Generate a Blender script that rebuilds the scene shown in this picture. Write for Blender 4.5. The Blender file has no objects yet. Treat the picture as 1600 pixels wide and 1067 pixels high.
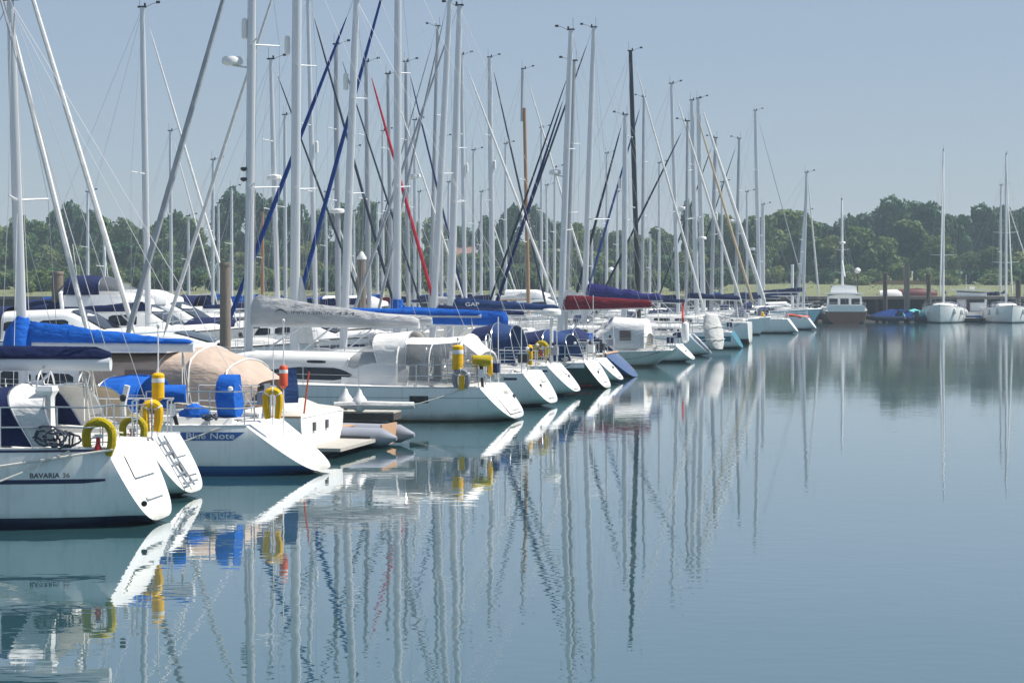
import bpy, math, random
from mathutils import Vector

SC = bpy.context.scene
COL = SC.collection
rnd = random.Random(11)
rad = math.radians

# ------------------------------------------------------------------ camera, sky, sun, exposure
FPX, HOR, EYE = 3200.0, 445.0, 3.65          # focal length and horizon row of the 1600 px wide photograph, eye height
cam = bpy.data.cameras.new('camera'); cam_ob = bpy.data.objects.new('camera', cam); COL.objects.link(cam_ob)
cam.sensor_width = 36.0; cam.lens = 72.0; cam.shift_y = -(533.5 - HOR) / 1600.0
cam.clip_start = 0.5; cam.clip_end = 6000
cam_ob.location = (0, 0, EYE); cam_ob.rotation_euler = (rad(90), 0, 0)
SC.camera = cam_ob

SUN_EL, SUN_AZ = rad(54), rad(4)            # azimuth measured from +X towards +Y
world = bpy.data.worlds.new('World'); SC.world = world; world.use_nodes = True
wn = world.node_tree; wn.nodes.clear()
w_out = wn.nodes.new('ShaderNodeOutputWorld'); w_bg = wn.nodes.new('ShaderNodeBackground')
sky = wn.nodes.new('ShaderNodeTexSky'); sky.sky_type = 'NISHITA'; sky.sun_disc = False
sky.sun_elevation = SUN_EL; sky.sun_rotation = rad(90) - SUN_AZ
sky.altitude = 0; sky.air_density = 1.0; sky.dust_density = 0.6; sky.ozone_density = 3.0
w_bg.inputs['Strength'].default_value = 0.1
veil = wn.nodes.new('ShaderNodeMix'); veil.data_type = 'RGBA'      # even summer haze over the clear sky
veil.inputs['Factor'].default_value = 0.82; veil.inputs['B'].default_value = (1.25, 1.50, 1.92, 1)
wn.links.new(sky.outputs[0], veil.inputs['A']); wn.links.new(veil.outputs['Result'], w_bg.inputs['Color']); wn.links.new(w_bg.outputs[0], w_out.inputs['Surface'])

sun = bpy.data.lights.new('sun', 'SUN'); sun.energy = 3.0; sun.angle = rad(0.53); sun.color = (1.0, 0.95, 0.87)
sun_ob = bpy.data.objects.new('sun', sun); COL.objects.link(sun_ob)
sd = Vector((math.cos(SUN_EL) * math.cos(SUN_AZ), math.cos(SUN_EL) * math.sin(SUN_AZ), math.sin(SUN_EL)))
sun_ob.rotation_euler = sd.to_track_quat('Z', 'Y').to_euler(); sun_ob.location = sd * 300

SC.view_settings.view_transform = 'Standard'; SC.view_settings.look = 'None'
SC.view_settings.exposure = 1.18; SC.view_settings.gamma = 1.0
SC.render.engine = 'CYCLES'
SC.cycles.use_denoising = True
SC.cycles.max_bounces = 6; SC.cycles.diffuse_bounces = 3; SC.cycles.glossy_bounces = 4
SC.cycles.transmission_bounces = 4; SC.cycles.transparent_max_bounces = 12; SC.cycles.volume_bounces = 1
SC.cycles.caustics_reflective = False; SC.cycles.caustics_refractive = False

# ------------------------------------------------------------------ materials
MATS = {}
def mat(name, col, rough=0.5, metal=0.0, var=0.0, vscale=3.0, bump=0.0, bscale=20.0, stretch=(1, 1, 1), scum=False, alpha=None, trans=0.0, spec=0.5, coat=0.0):
    if name in MATS: return MATS[name]
    m = bpy.data.materials.new(name); m.use_nodes = True
    nt = m.node_tree; b = nt.nodes['Principled BSDF']
    b.inputs['Base Color'].default_value = (*col, 1); b.inputs['Roughness'].default_value = rough
    b.inputs['Metallic'].default_value = metal; b.inputs['Specular IOR Level'].default_value = spec
    if coat: b.inputs['Coat Weight'].default_value = coat; b.inputs['Coat Roughness'].default_value = 0.08
    L = nt.links.new
    src = None
    if var or bump or scum:
        tc = nt.nodes.new('ShaderNodeTexCoord'); mp = nt.nodes.new('ShaderNodeMapping')
        mp.inputs['Scale'].default_value = stretch; L(tc.outputs['Object'], mp.inputs['Vector'])
    if var:
        nz = nt.nodes.new('ShaderNodeTexNoise'); nz.inputs['Scale'].default_value = vscale; nz.inputs['Detail'].default_value = 5
        L(mp.outputs[0], nz.inputs['Vector'])
        oi = nt.nodes.new('ShaderNodeObjectInfo')
        mx = nt.nodes.new('ShaderNodeMix'); mx.data_type = 'RGBA'
        mx.inputs['A'].default_value = (*[c * (1 - var) for c in col], 1)
        mx.inputs['B'].default_value = (*[min(1, c * (1 + var)) for c in col], 1)
        L(nz.outputs['Fac'], mx.inputs['Factor']); L(mx.outputs['Result'], b.inputs['Base Color'])
        src = mx.outputs['Result']
    if scum:                                  # weed and rust-brown scum that grows along a waterline
        gp = nt.nodes.new('ShaderNodeNewGeometry'); sx = nt.nodes.new('ShaderNodeSeparateXYZ'); L(gp.outputs['Position'], sx.inputs[0])
        n2 = nt.nodes.new('ShaderNodeTexNoise'); n2.inputs['Scale'].default_value = 2.2; n2.inputs['Detail'].default_value = 6; L(mp.outputs[0], n2.inputs['Vector'])
        ad = nt.nodes.new('ShaderNodeMath'); ad.operation = 'MULTIPLY_ADD'; ad.inputs[1].default_value = -0.25; L(n2.outputs['Fac'], ad.inputs[0]); L(sx.outputs['Z'], ad.inputs[2])
        mr = nt.nodes.new('ShaderNodeMapRange'); mr.inputs['From Min'].default_value = -0.12; mr.inputs['From Max'].default_value = 0.12
        mr.inputs['To Min'].default_value = 0.75; mr.inputs['To Max'].default_value = 0.0; L(ad.outputs[0], mr.inputs['Value'])
        m3 = nt.nodes.new('ShaderNodeMix'); m3.data_type = 'RGBA'; m3.inputs['B'].default_value = (0.16, 0.15, 0.07, 1)
        if src is not None: L(src, m3.inputs['A'])
        else: m3.inputs['A'].default_value = (*col, 1)
        # faint rain streaks below the deck fittings and cloudy scuffs
        ms = nt.nodes.new('ShaderNodeMapping'); ms.inputs['Scale'].default_value = (7, 7, .5); L(tc.outputs['Object'], ms.inputs['Vector'])
        n4 = nt.nodes.new('ShaderNodeTexNoise'); n4.inputs['Scale'].default_value = 1.6; n4.inputs['Detail'].default_value = 6; L(ms.outputs[0], n4.inputs['Vector'])
        r4 = nt.nodes.new('ShaderNodeMapRange'); r4.inputs['From Min'].default_value = .52; r4.inputs['From Max'].default_value = .78; r4.inputs['To Max'].default_value = .38; L(n4.outputs['Fac'], r4.inputs['Value'])
        m4 = nt.nodes.new('ShaderNodeMix'); m4.data_type = 'RGBA'; m4.inputs['B'].default_value = (col[0] * .62, col[1] * .57, col[2] * .48, 1)
        if src is not None: L(src, m4.inputs['A'])
        else: m4.inputs['A'].default_value = (*col, 1)
        L(r4.outputs[0], m4.inputs['Factor']); L(m4.outputs['Result'], m3.inputs['A'])
        rr_ = nt.nodes.new('ShaderNodeMapRange'); rr_.inputs['To Min'].default_value = rough; rr_.inputs['To Max'].default_value = rough + .22; L(n2.outputs['Fac'], rr_.inputs['Value']); L(rr_.outputs[0], b.inputs['Roughness'])
        L(mr.outputs[0], m3.inputs['Factor']); L(m3.outputs['Result'], b.inputs['Base Color'])
    if bump:
        nb = nt.nodes.new('ShaderNodeTexNoise'); nb.inputs['Scale'].default_value = bscale; nb.inputs['Detail'].default_value = 4
        L(mp.outputs[0], nb.inputs['Vector'])
        bp = nt.nodes.new('ShaderNodeBump'); bp.inputs['Strength'].default_value = bump; bp.inputs['Distance'].default_value = 0.05
        L(nb.outputs['Fac'], bp.inputs['Height']); L(bp.outputs[0], b.inputs['Normal'])
    if alpha is not None: b.inputs['Alpha'].default_value = alpha
    if trans: b.inputs['Transmission Weight'].default_value = trans; b.inputs['IOR'].default_value = 1.02
    MATS[name] = m
    return m

GEL = mat('white_gelcoat', (0.83, 0.84, 0.83), 0.22, var=0.05, vscale=1.2, scum=True, coat=0.3)
GEL2 = mat('cream_gelcoat', (0.70, 0.68, 0.60), 0.28, var=0.06, vscale=1.5, scum=True, coat=0.2)
DECK = mat('white_deck', (0.72, 0.72, 0.70), 0.55, var=0.10, vscale=2.5, bump=0.1, bscale=40)
DECKG = mat('grey_nonslip', (0.52, 0.52, 0.50), 0.7, var=0.12, vscale=3)
TEAK = mat('teak', (0.34, 0.19, 0.10), 0.6, var=0.25, vscale=4, stretch=(1, 14, 14))
TEAKP = mat('pale_teak', (0.50, 0.31, 0.19), 0.6, var=0.2, vscale=4, stretch=(1, 14, 14))
VARN = mat('varnished_wood', (0.42, 0.19, 0.07), 0.3, var=0.2, vscale=3, stretch=(8, 8, 1), coat=0.4)
MASTWOOD = mat('weathered_varnish', (0.30, 0.18, 0.10), 0.45, var=0.2, vscale=3, stretch=(8, 8, 1))
ALU = mat('anodised_aluminium', (0.64, 0.66, 0.68), 0.38, metal=0.25, var=0.06, vscale=1.0, stretch=(4, 4, .3))
ALUW = mat('white_painted_spar', (0.68, 0.70, 0.72), 0.35, var=0.05, vscale=1.0)
ALUD = mat('dull_grey_spar', (0.42, 0.44, 0.47), 0.45, metal=0.35, var=0.08, vscale=1.0)
BLACKSPAR = mat('black_spar', (0.02, 0.022, 0.026), 0.35)
STEEL = mat('stainless_steel', (0.62, 0.63, 0.64), 0.25, metal=0.9)
WIRE = mat('rigging_wire', (0.42, 0.43, 0.45), 0.4, metal=0.6)
ROPE = mat('white_rope', (0.62, 0.60, 0.55), 0.9, var=0.2, vscale=30)
ROPED = mat('dark_rope', (0.06, 0.07, 0.10), 0.9)
GLASS = mat('smoked_glass', (0.012, 0.014, 0.018), 0.08, spec=0.6)
PLAS = mat('clear_vinyl', (0.22, 0.24, 0.26), 0.12, alpha=0.42, var=0.15, vscale=5)
PLASD = mat('brown_vinyl', (0.16, 0.11, 0.09), 0.15, alpha=0.85, var=0.2, vscale=3)
BLACK = mat('black_plastic', (0.02, 0.02, 0.022), 0.4)
RUBBER = mat('black_rubber', (0.03, 0.03, 0.03), 0.7)
WHITEP = mat('white_plastic', (0.76, 0.76, 0.74), 0.35, var=0.05)
def canvas(name, c, b=0.8): return mat(name, c, 0.85, var=0.26, vscale=2.0, bump=b, bscale=4.0, stretch=(1, 1.5, 2.2), spec=0.2)
NAVY = canvas('navy_canvas', (0.012, 0.020, 0.075)); ROYAL = canvas('royal_blue_canvas', (0.008, 0.105, 0.47))
NAVY2 = canvas('faded_navy_canvas', (0.018, 0.045, 0.14)); GREYC = canvas('pale_grey_canvas', (0.50, 0.50, 0.50))
WHITEC = canvas('white_canvas', (0.66, 0.66, 0.65)); TANC = canvas('tan_canvas', (0.44, 0.35, 0.29)); BEIGE = canvas('beige_canvas', (0.42, 0.36, 0.27))
DBLUE = canvas('deep_blue_canvas', (0.010, 0.045, 0.19)); REDC = canvas('dark_red_canvas', (0.17, 0.012, 0.024)); GREENC = canvas('green_canvas', (0.03, 0.16, 0.09)); PURP = canvas('violet_navy_canvas', (0.03, 0.03, 0.16))
YEL = canvas('yellow_cover', (0.74, 0.42, 0.01), 0.2); OLIVE = canvas('faded_yellow_cover', (0.40, 0.31, 0.012), 0.4)
ORANGE = mat('orange_plastic', (0.62, 0.08, 0.02), 0.5, var=0.1); REDP = mat('red_plastic', (0.5, 0.02, 0.02), 0.4)
HYP = mat('grey_hypalon', (0.25, 0.27, 0.32), 0.5, var=0.08, vscale=3, bump=0.05, bscale=8)
HYPW = canvas('grey_white_dinghy_cover', (0.55, 0.55, 0.54), 0.6)
SAILW = canvas('white_furled_sail', (0.66, 0.66, 0.65), 0.2); SAILG = canvas('grey_sail_strip', (0.36, 0.38, 0.41), 0.2)
SAILB = canvas('blue_sail_strip', (0.010, 0.045, 0.22), 0.2); SAILD = canvas('dark_sail_strip', (0.03, 0.04, 0.06), 0.2); SAILR = canvas('red_sail_strip', (0.40, 0.02, 0.04), 0.2)
SAILT = canvas('tan_sail_strip', (0.50, 0.40, 0.27), 0.2); SAILN = canvas('navy_sail_strip', (0.014, 0.022, 0.11), 0.2)
HGREEN = mat('dark_green_hull', (0.012, 0.045, 0.035), 0.22, var=0.1, coat=0.3); HBLUE = mat('blue_hull', (0.02, 0.055, 0.18), 0.2, var=0.1, coat=0.3)
HTEAL = mat('teal_hull', (0.01, 0.17, 0.24), 0.25, var=0.1); HPALE = mat('pale_blue_hull', (0.36, 0.58, 0.66), 0.25, var=0.06, scum=True)
HSAGE = mat('pale_sage_hull', (0.55, 0.60, 0.54), 0.25, var=0.06, scum=True); HBROWN = mat('brown_wood_hull', (0.20, 0.085, 0.04), 0.4, var=0.2, vscale=2)
BNAVY = mat('navy_boot_paint', (0.01, 0.015, 0.05), 0.4); BBLUE = mat('blue_boot_paint', (0.015, 0.09, 0.26), 0.4); BBLACK = mat('black_antifoul', (0.012, 0.014, 0.014), 0.6)
BRED = mat('red_boot_paint', (0.35, 0.02, 0.02), 0.4); BOLIVE = mat('weedy_antifoul', (0.13, 0.13, 0.05), 0.8, var=0.3, vscale=6)
STRIPEN = mat('navy_stripe_print', (0.012, 0.02, 0.08), 0.3); STRIPEB = mat('blue_stripe_print', (0.012, 0.10, 0.34), 0.3); INKG = mat('grey_ink', (0.08, 0.085, 0.10), 0.6); INKW = mat('white_ink', (0.78, 0.80, 0.82), 0.5)
PILEM = mat('weathered_pile', (0.20, 0.17, 0.14), 0.9, var=0.3, vscale=3, bump=0.5, bscale=12, stretch=(3, 3, .4)); PLANKM = mat('grey_planks', (0.40, 0.38, 0.34), 0.85, var=0.25, vscale=5)
PILED = mat('dark_wet_pile', (0.07, 0.06, 0.05), 0.8, var=0.3, vscale=3)
CONC = mat('pontoon_concrete', (0.45, 0.45, 0.43), 0.8, var=0.15, vscale=3, bump=0.2)

# ------------------------------------------------------------------ mesh helpers
class MB:
    def __init__(s): s.v = []; s.f = []
    def ring_faces(s, a, b, n, closed):
        for i in range(n if closed else n - 1):
            j = (i + 1) % n
            s.f.append((a + i, a + j, b + j, b + i))
    def loft(s, rings, closed=True, cap0=False, cap1=False):
        base = len(s.v); n = len(rings[0])
        for r in rings: s.v += [tuple(p) for p in r]
        for k in range(len(rings) - 1): s.ring_faces(base + k * n, base + (k + 1) * n, n, closed)
        if cap0: s.f.append(tuple(base + i for i in reversed(range(n))))
        if cap1: s.f.append(tuple(base + (len(rings) - 1) * n + i for i in range(n)))
        return s
    def tube(s, pts, r, n=6, cap=True, flat=1.0):
        pts = [Vector(p) for p in pts]; rs = r if isinstance(r, (list, tuple)) else [r] * len(pts)
        rings = []; a = None
        for i, p in enumerate(pts):
            d = (pts[min(i + 1, len(pts) - 1)] - pts[max(i - 1, 0)])
            if d.length < 1e-9: d = Vector((0, 0, 1))
            d.normalize()
            if a is None:
                up = Vector((0, 0, 1)) if abs(d.z) < 0.9 else Vector((1, 0, 0))
                a = d.cross(up).normalized()
            else: a = (a - d * a.dot(d)).normalized()
            b = a.cross(d)
            rings.append([p + a * (math.cos(2 * math.pi * k / n) * rs[i] * flat) + b * (math.sin(2 * math.pi * k / n) * rs[i]) for k in range(n)])
        return s.loft(rings, True, cap, cap)
    def box(s, c, d, rz=0.0):
        b = len(s.v); ca, sa = math.cos(rz), math.sin(rz)
        for z in (-.5, .5):
            for x, y in ((-.5, -.5), (.5, -.5), (.5, .5), (-.5, .5)):
                X, Y = x * d[0], y * d[1]
                s.v.append((c[0] + X * ca - Y * sa, c[1] + X * sa + Y * ca, c[2] + z * d[2]))
        s.f += [(b + 3, b + 2, b + 1, b), (b + 4, b + 5, b + 6, b + 7)] + [(b + i, b + (i + 1) % 4, b + 4 + (i + 1) % 4, b + 4 + i) for i in range(4)]
        return s
    def lathe(s, prof, c=(0, 0, 0), n=12, axis='z'):
        rings = []
        for r, h in prof:
            ring = []
            for k in range(n):
                a = 2 * math.pi * k / n; x, y = r * math.cos(a), r * math.sin(a)
                ring.append((c[0] + x, c[1] + y, c[2] + h) if axis == 'z' else ((c[0] + h, c[1] + x, c[2] + y) if axis == 'x' else (c[0] + x, c[1] + h, c[2] + y)))
            rings.append(ring)
        return s.loft(rings, True, True, True)
    def prism(s, poly, y0, y1):                # polygon in the x-z plane, extruded along y
        n = len(poly); b = len(s.v)
        s.v += [(x, y0, z) for x, z in poly] + [(x, y1, z) for x, z in poly]
        s.f.append(tuple(b + i for i in range(n))); s.f.append(tuple(b + n + i for i in reversed(range(n))))
        s.f += [(b + (i + 1) % n, b + i, b + n + i, b + n + (i + 1) % n) for i in range(n)]
        return s
    def mesh(s, name, m, smooth=True, ang=38):
        me = bpy.data.meshes.new(name); me.from_pydata(s.v, [], s.f)
        me.materials.append(m)
        if smooth:
            me.polygons.foreach_set('use_smooth', [True] * len(me.polygons)); me.set_sharp_from_angle(angle=rad(ang))
        me.update(); return me
    def build(s, name, m, parent=None, smooth=True, ang=38, fix=False):
        me = s.mesh(name, m, smooth, ang)
        if fix:
            import bmesh
            bm = bmesh.new(); bm.from_mesh(me); bmesh.ops.recalc_face_normals(bm, faces=bm.faces); bm.to_mesh(me); bm.free()
        return link(name, me, parent)

def link(name, me, parent=None, loc=None):
    o = bpy.data.objects.new(name, me); COL.objects.link(o)
    if parent is not None: o.parent = parent
    if loc is not None: o.location = loc
    return o
def tag(o, label=None, cat=None, group=None, kind=None):
    if label: o['label'] = label
    if cat: o['category'] = cat
    if group: o['group'] = group
    if kind: o['kind'] = kind
    return o
def thing(name, label, cat, loc=(0, 0, 0), rz=0.0, group=None):
    o = bpy.data.objects.new(name, None); COL.objects.link(o); o.location = loc; o.rotation_euler = (0, 0, rz)
    o.empty_display_size = 0.3
    return tag(o, label, cat, group)
def copy_tree(o, parent=None):
    c = o.copy(); COL.objects.link(c)
    if parent is not None: c.parent = parent
    for ch in list(o.children): copy_tree(ch, c)
    return c
def wpt(px, py, Y):                             # world point seen at a photograph pixel, at distance Y
    return Vector(((px - 800) / FPX * Y, Y, EYE - (py - HOR) / FPX * Y))
def lerp(a, b, t): return a + (b - a) * t
def sstep(a, b, x):
    t = max(0.0, min(1.0, (x - a) / (b - a))); return t * t * (3 - 2 * t)
def text_mesh(body, size, shear=0.0, bold=0.0):
    cu = bpy.data.curves.new('lettering', 'FONT'); cu.body = body; cu.size = size; cu.shear = shear; cu.offset = bold; cu.resolution_u = 3
    o = bpy.data.objects.new('lettering', cu); COL.objects.link(o)
    dg = bpy.context.evaluated_depsgraph_get()
    me = bpy.data.meshes.new_from_object(o.evaluated_get(dg)); bpy.data.objects.remove(o)
    return me
# ------------------------------------------------------------------ boats
class Boat:
    """A hull that floats with its origin at the stern waterline: x to the bow, y to port, z up."""
    def __init__(s, name, label, cat, group, X, Y, fx, fy, L, B, fs, fb, s0=.75, rake=.7, zb0=.12, bowrake=1.0, sag=.05, full=.30):
        n = math.hypot(fx, fy); s.fx, s.fy = fx / n, fy / n; s.lx, s.ly = -s.fy, s.fx
        s.X, s.Y = X, Y
        s.L, s.B, s.fs, s.fb, s.s0, s.rake, s.zb0, s.bowrake, s.sag, s.full = L, B, fs, fb, s0, rake, zb0, bowrake, sag, full
        s.root = thing(name, label, cat, (X, Y, 0), math.atan2(s.fy, s.fx), group)
        s.rz = math.atan2(s.fy, s.fx)
    def W(s, x, y, z=0): return Vector((s.X + x * s.fx + y * s.lx, s.Y + x * s.fy + y * s.ly, z))
    def at(s, px, y=0.0):                      # local x at which the boat's line y shows at a photograph column
        q = (px - 800) / FPX
        return (q * (s.Y + y * s.ly) - s.X - y * s.lx) / (s.fx - q * s.fy)
    def zat(s, py, x, y=0.0): return EYE - (py - HOR) / FPX * s.W(x, y).y
    def zs(s, t): t = max(0, min(1, t)); return s.fs + (s.fb - s.fs) * t ** 1.4 - s.sag * math.sin(math.pi * t)
    def hb(s, t):
        t = max(0, min(1, t))
        k = s.s0 + (1 - s.s0) * (1 - ((.42 - t) / .42) ** 2) if t < .42 else 1 - ((t - .42) / .58) ** 2.4
        return max(.012, s.B / 2 * k)
    def zb(s, t):
        if t < .38: return lerp(s.zb0, -.16, sstep(0, .07, t)) - .34 * sstep(.05, .38, t)
        return lerp(-.5, -.25, sstep(.7, 1, t))
    def shift(s, t, f):
        d = 0
        if t < .3: d -= s.rake * f * (1 - t / .3) ** 2
        if t > .65: d -= s.bowrake * f * ((t - .65) / .35) ** 2
        return d
    def pw(s, t): return s.full + (.56 - s.full) * sstep(.55, 1, t) + .30 * (1 - sstep(0, .10, t))
    def pt(s, t, phi, sgn):
        f = math.sin(phi) ** 1.1 if phi > 0 else 0.0
        z0, z1 = s.zs(t), s.zb(t)
        return (t * s.L + s.shift(t, f), sgn * s.hb(t) * max(0.0, math.cos(phi)) ** s.pw(t), z0 - (z0 - z1) * f)
    def side(s, x, z, off=0.0, sgn=1):         # point of the topsides at x and z
        t = x / s.L
        for _ in range(25):
            z0, z1 = s.zs(t), s.zb(t); f = max(0.0, min(.999, (z0 - z) / max(.01, z0 - z1)))
            t = max(0.0, min(1.0, .5 * t + .5 * (x - s.shift(t, f)) / s.L))
        z0, z1 = s.zs(t), s.zb(t); f = max(0.0, min(.999, (z0 - z) / max(.01, z0 - z1)))
        y = s.hb(t) * math.cos(math.asin(f ** (1 / 1.1))) ** s.pw(t)
        return (x, sgn * (y + off), z)
    def make_hull(s, hm, tm=None, ns=26, nm=14):
        ts = [(i / ns) ** 1.15 for i in range(ns + 1)]
        ph = [math.pi / 2 * j / nm for j in range(nm + 1)]
        rings = [[s.pt(t, p, 1) for p in ph] + [s.pt(t, p, -1) for p in reversed(ph[:-1])] for t in ts]
        s.hull = MB().loft([r[::-1] for r in rings], closed=False).build('hull', hm, s.root, ang=60)
        tr = MB(); r0 = rings[0] + [(0, -s.hb(0) * k, s.zs(0) + .07 * (1 - k * k)) for k in (.6, .25, 0, -.25, -.6)]; n = len(r0); c = (sum(p[0] for p in r0) / n, 0, sum(p[2] for p in r0) / n)
        # transom: fan with a slight outward curve
        mid = [(lerp(c[0], p[0], .55) - .03, p[1] * .55, lerp(c[2], p[2], .55)) for p in r0]
        tr.loft([r0, mid], closed=True, cap1=True)
        s.transom = tr.build('transom', tm or hm, s.root, ang=50)
        dk = []
        for t in ts:
            z, h, x = s.zs(t), s.hb(t), t * s.L
            dk.append([(x, h * k, z + .07 * (1 - k * k)) for k in (1, .6, .25, 0, -.25, -.6, -1)])
        s.deck = MB().loft(dk, closed=False).build('deck', s.deckm if hasattr(s, 'deckm') else DECK, s.root, fix=True)
        if s.deck.data.polygons[3].normal.z < 0: s.deck.data.flip_normals()
        return s
    def band(s, name, m, x0, x1, zlo, zhi, off=.004, sides=(1, -1), n=24, parent=None, hi_off=True):
        mb = MB()
        for sg in sides:
            rows = []
            for i in range(n + 1):
                x = lerp(x0, x1, i / n); a, b = zlo(x), zhi(x)
                rows.append([s.side(x, lerp(a, b, k / 3), off, sg) for k in range(4)])
            mb.loft(rows, closed=False)
        return mb.build(name, m, parent or s.root)
    def boot(s, m, z1=.10):
        """hull paint up to a painted waterline: antifouling and boot colour below z1, topside colour above"""
        hm = s.hull.data.materials[0]; key = '%s_over_%s_%d' % (hm.name, m.name, round(z1 * 100))
        if key not in MATS:
            n = hm.copy(); n.name = key; nt = n.node_tree; b = nt.nodes['Principled BSDF']; inp = b.inputs['Base Color']
            tc = nt.nodes.new('ShaderNodeTexCoord'); sx = nt.nodes.new('ShaderNodeSeparateXYZ'); nt.links.new(tc.outputs['Object'], sx.inputs[0])
            gt = nt.nodes.new('ShaderNodeMath'); gt.operation = 'GREATER_THAN'; gt.inputs[1].default_value = z1; nt.links.new(sx.outputs['Z'], gt.inputs[0])
            mx = nt.nodes.new('ShaderNodeMix'); mx.data_type = 'RGBA'; mx.inputs['A'].default_value = m.node_tree.nodes['Principled BSDF'].inputs['Base Color'].default_value
            if inp.is_linked: nt.links.new(inp.links[0].from_socket, mx.inputs['B'])
            else: mx.inputs['B'].default_value = inp.default_value
            nt.links.new(gt.outputs[0], mx.inputs['Factor']); nt.links.new(mx.outputs['Result'], inp); MATS[key] = n
        s.hull.data.materials[0] = MATS[key]
    def rail(s, m=ALU, r=.022, up=.012, name='toe_rail'):
        for sg in (1, -1):
            pts = [(t * s.L, sg * s.hb(t) * .995, s.zs(t) + up) for t in [i / 22 for i in range(23)]]
            MB().tube(pts, r, 5).build(name, m, s.root)
    # ---- a house: coachroof or cabin, lofted along x
    def house(s, name, m, xa, xf, w0, wf, h, prof=None, taper=.12, crown=.07, base=None, parent=None, fw=.55, n=14):
        prof = prof or (lambda k: 1 - .88 * sstep(fw, 1.0, k))
        def sec(k):
            x = lerp(xa, xf, k); W = lerp(w0, wf, k ** 1.3); H = h * prof(k)
            zd = (base(x) if base else s.zs(x / s.L)) + .0
            return x, W, H, zd
        rings = []
        for i in range(n + 1):
            x, W, H, zd = sec(i / n); c = crown * min(1, H / .3)
            half = [(W, zd - .02), (W * (1 - taper * .75), zd + H * .78), (W * (1 - taper * 1.25), zd + H * .95), (W * .55, zd + H + c * .7), (0, zd + H + c)]
            rings.append([(x, y, z) for y, z in half] + [(x, -y, z) for y, z in reversed(half[:-1])])
        o = MB().loft(rings, closed=True, cap0=True, cap1=True).build(name, m, parent or s.root, ang=50, fix=True)
        o_sec = sec
        def side(k, fr, sg, off=.007):
            x, W, H, zd = sec(k); z = zd + H * .78 * fr - .02 * (1 - fr)
            return (x, sg * (lerp(W, W * (1 - taper * .75), fr) + off), z)
        return o, side, o_sec
    def windows(s, house, side, m, spans, f0=.3, f1=.78, lens=False, n=8, name='window'):
        for k0, k1 in spans:
            for sg in (1, -1):
                rows = []
                for i in range(n + 1):
                    u = i / n; k = lerp(k0, k1, u)
                    a, b = f0, f1
                    if lens: e = max(.06, min(1, 6 * u, 2.2 * (1 - u)) ** .7); mid = lerp(f0, f1, .45); a, b = lerp(mid, f0, e), lerp(mid, f1, e)
                    else: e = 1 if 0 < i < n else .72; mid = (f0 + f1) / 2; a, b = lerp(mid, f0, e), lerp(mid, f1, e)
                    rows.append([side(k, lerp(a, b, j / 2), sg) for j in range(3)])
                MB().loft(rows, closed=False).build(name, m, house)
    # ---- rails
    def pushpit(s, h=.62, length=1.5, gap=.45):
        for sg in (1, -1):
            mb = MB()
            for zz in (h, h * .52):
                path = [(length, s.hb(length / s.L) * .95, s.zs(0) + zz), (.7, s.hb(.7 / s.L) * .95, s.zs(0) + zz), (.2, s.hb(.1) * .93, s.zs(0) + zz), (.06, s.hb(0) * .8, s.zs(0) + zz), (.05, s.hb(0) * gap, s.zs(0) + zz)]
                mb.tube([(x, sg * y, z) for x, y, z in path], .014, 6)
            for x, y in ((length, s.hb(length / s.L) * .95), (.7, s.hb(.7 / s.L) * .95), (.1, s.hb(0) * .84), (.05, s.hb(0) * gap)):
                mb.tube([(x, sg * y, s.zs(x / s.L) - .01), (x, sg * y, s.zs(0) + h)], .014, 6)
            mb.build('pushpit', STEEL, s.root)
    def pulpit(s, h=.62):
        mb = MB(); L = s.L
        for zz in (h, h * .5):
            for sg in (1, -1):
                mb.tube([(L - 1.6, sg * s.hb(1 - 1.6 / L) * .93, s.zs(.86) + zz), (L - .7, sg * s.hb(1 - .7 / L) * .9, s.fb + zz), (L - .1, sg * .12, s.fb + zz + .03)], .014, 6)
        for sg in (1, -1):
            for x in (1.6, .7): mb.tube([(L - x, sg * s.hb(1 - x / L) * .92, s.zs(1 - x / L) - .01), (L - x, sg * s.hb(1 - x / L) * .92, s.zs(1 - x / L) + h)], .014, 6)
        mb.tube([(L - .1, -.12, s.fb + h + .03), (L - .04, 0, s.fb + h + .03), (L - .1, .12, s.fb + h + .03)], .014, 6)
        mb.build('pulpit', STEEL, s.root)
    def lifelines(s, x0=1.5, h=.6, step=1.95, sides=(1, -1)):
        L = s.L; n = max(2, round((L - 1.6 - x0) / step)); me = None
        for sg in sides:
            for i in range(1, n):
                x = lerp(x0, L - 1.6, i / n); t = x / L
                if me is None: me = MB().tube([(0, 0, -.01), (0, 0, h)], [.014, .011], 6).mesh('stanchion', STEEL)
                link('stanchion', me, s.root, (x, sg * s.hb(t) * .94, s.zs(t)))
            for zz in (h - .01, h * .5):
                MB().tube([(lerp(x0, L - 1.6, i / n), sg * s.hb(lerp(x0, L - 1.6, i / n) / L) * .94, s.zs(lerp(x0, L - 1.6, i / n) / L) + zz) for i in range(n + 1)], .005, 4).build('lifeline', WIRE, s.root)
    # ---- rig
    def mast(s, m, base, top_px, top_py, r=.095, mt=ALU, spreaders=(.42, .68), sp_len=.95, zbase=None, sweep=.25, thin=False, wires=True, inst=True, sides=10, hal=True, topmast=None):
        """m: x of the mast; lean from the photograph's column at the top"""
        zb_ = s.zs(m / s.L) + (.35 if zbase is None else zbase)
        Yw = s.W(m, 0).y
        ztop = EYE - (top_py - HOR) / FPX * Yw
        lean = s.at(top_px) - m
        s.m, s.mz0, s.mz1, s.lean = m, zb_, ztop, lean
        def P(z): return (m + lean * (z - zb_) / (ztop - zb_), 0, z)
        s.P = P; s.rm = r
        zz = [zb_, lerp(zb_, ztop, .6), lerp(zb_, ztop, .85), ztop]
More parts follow.
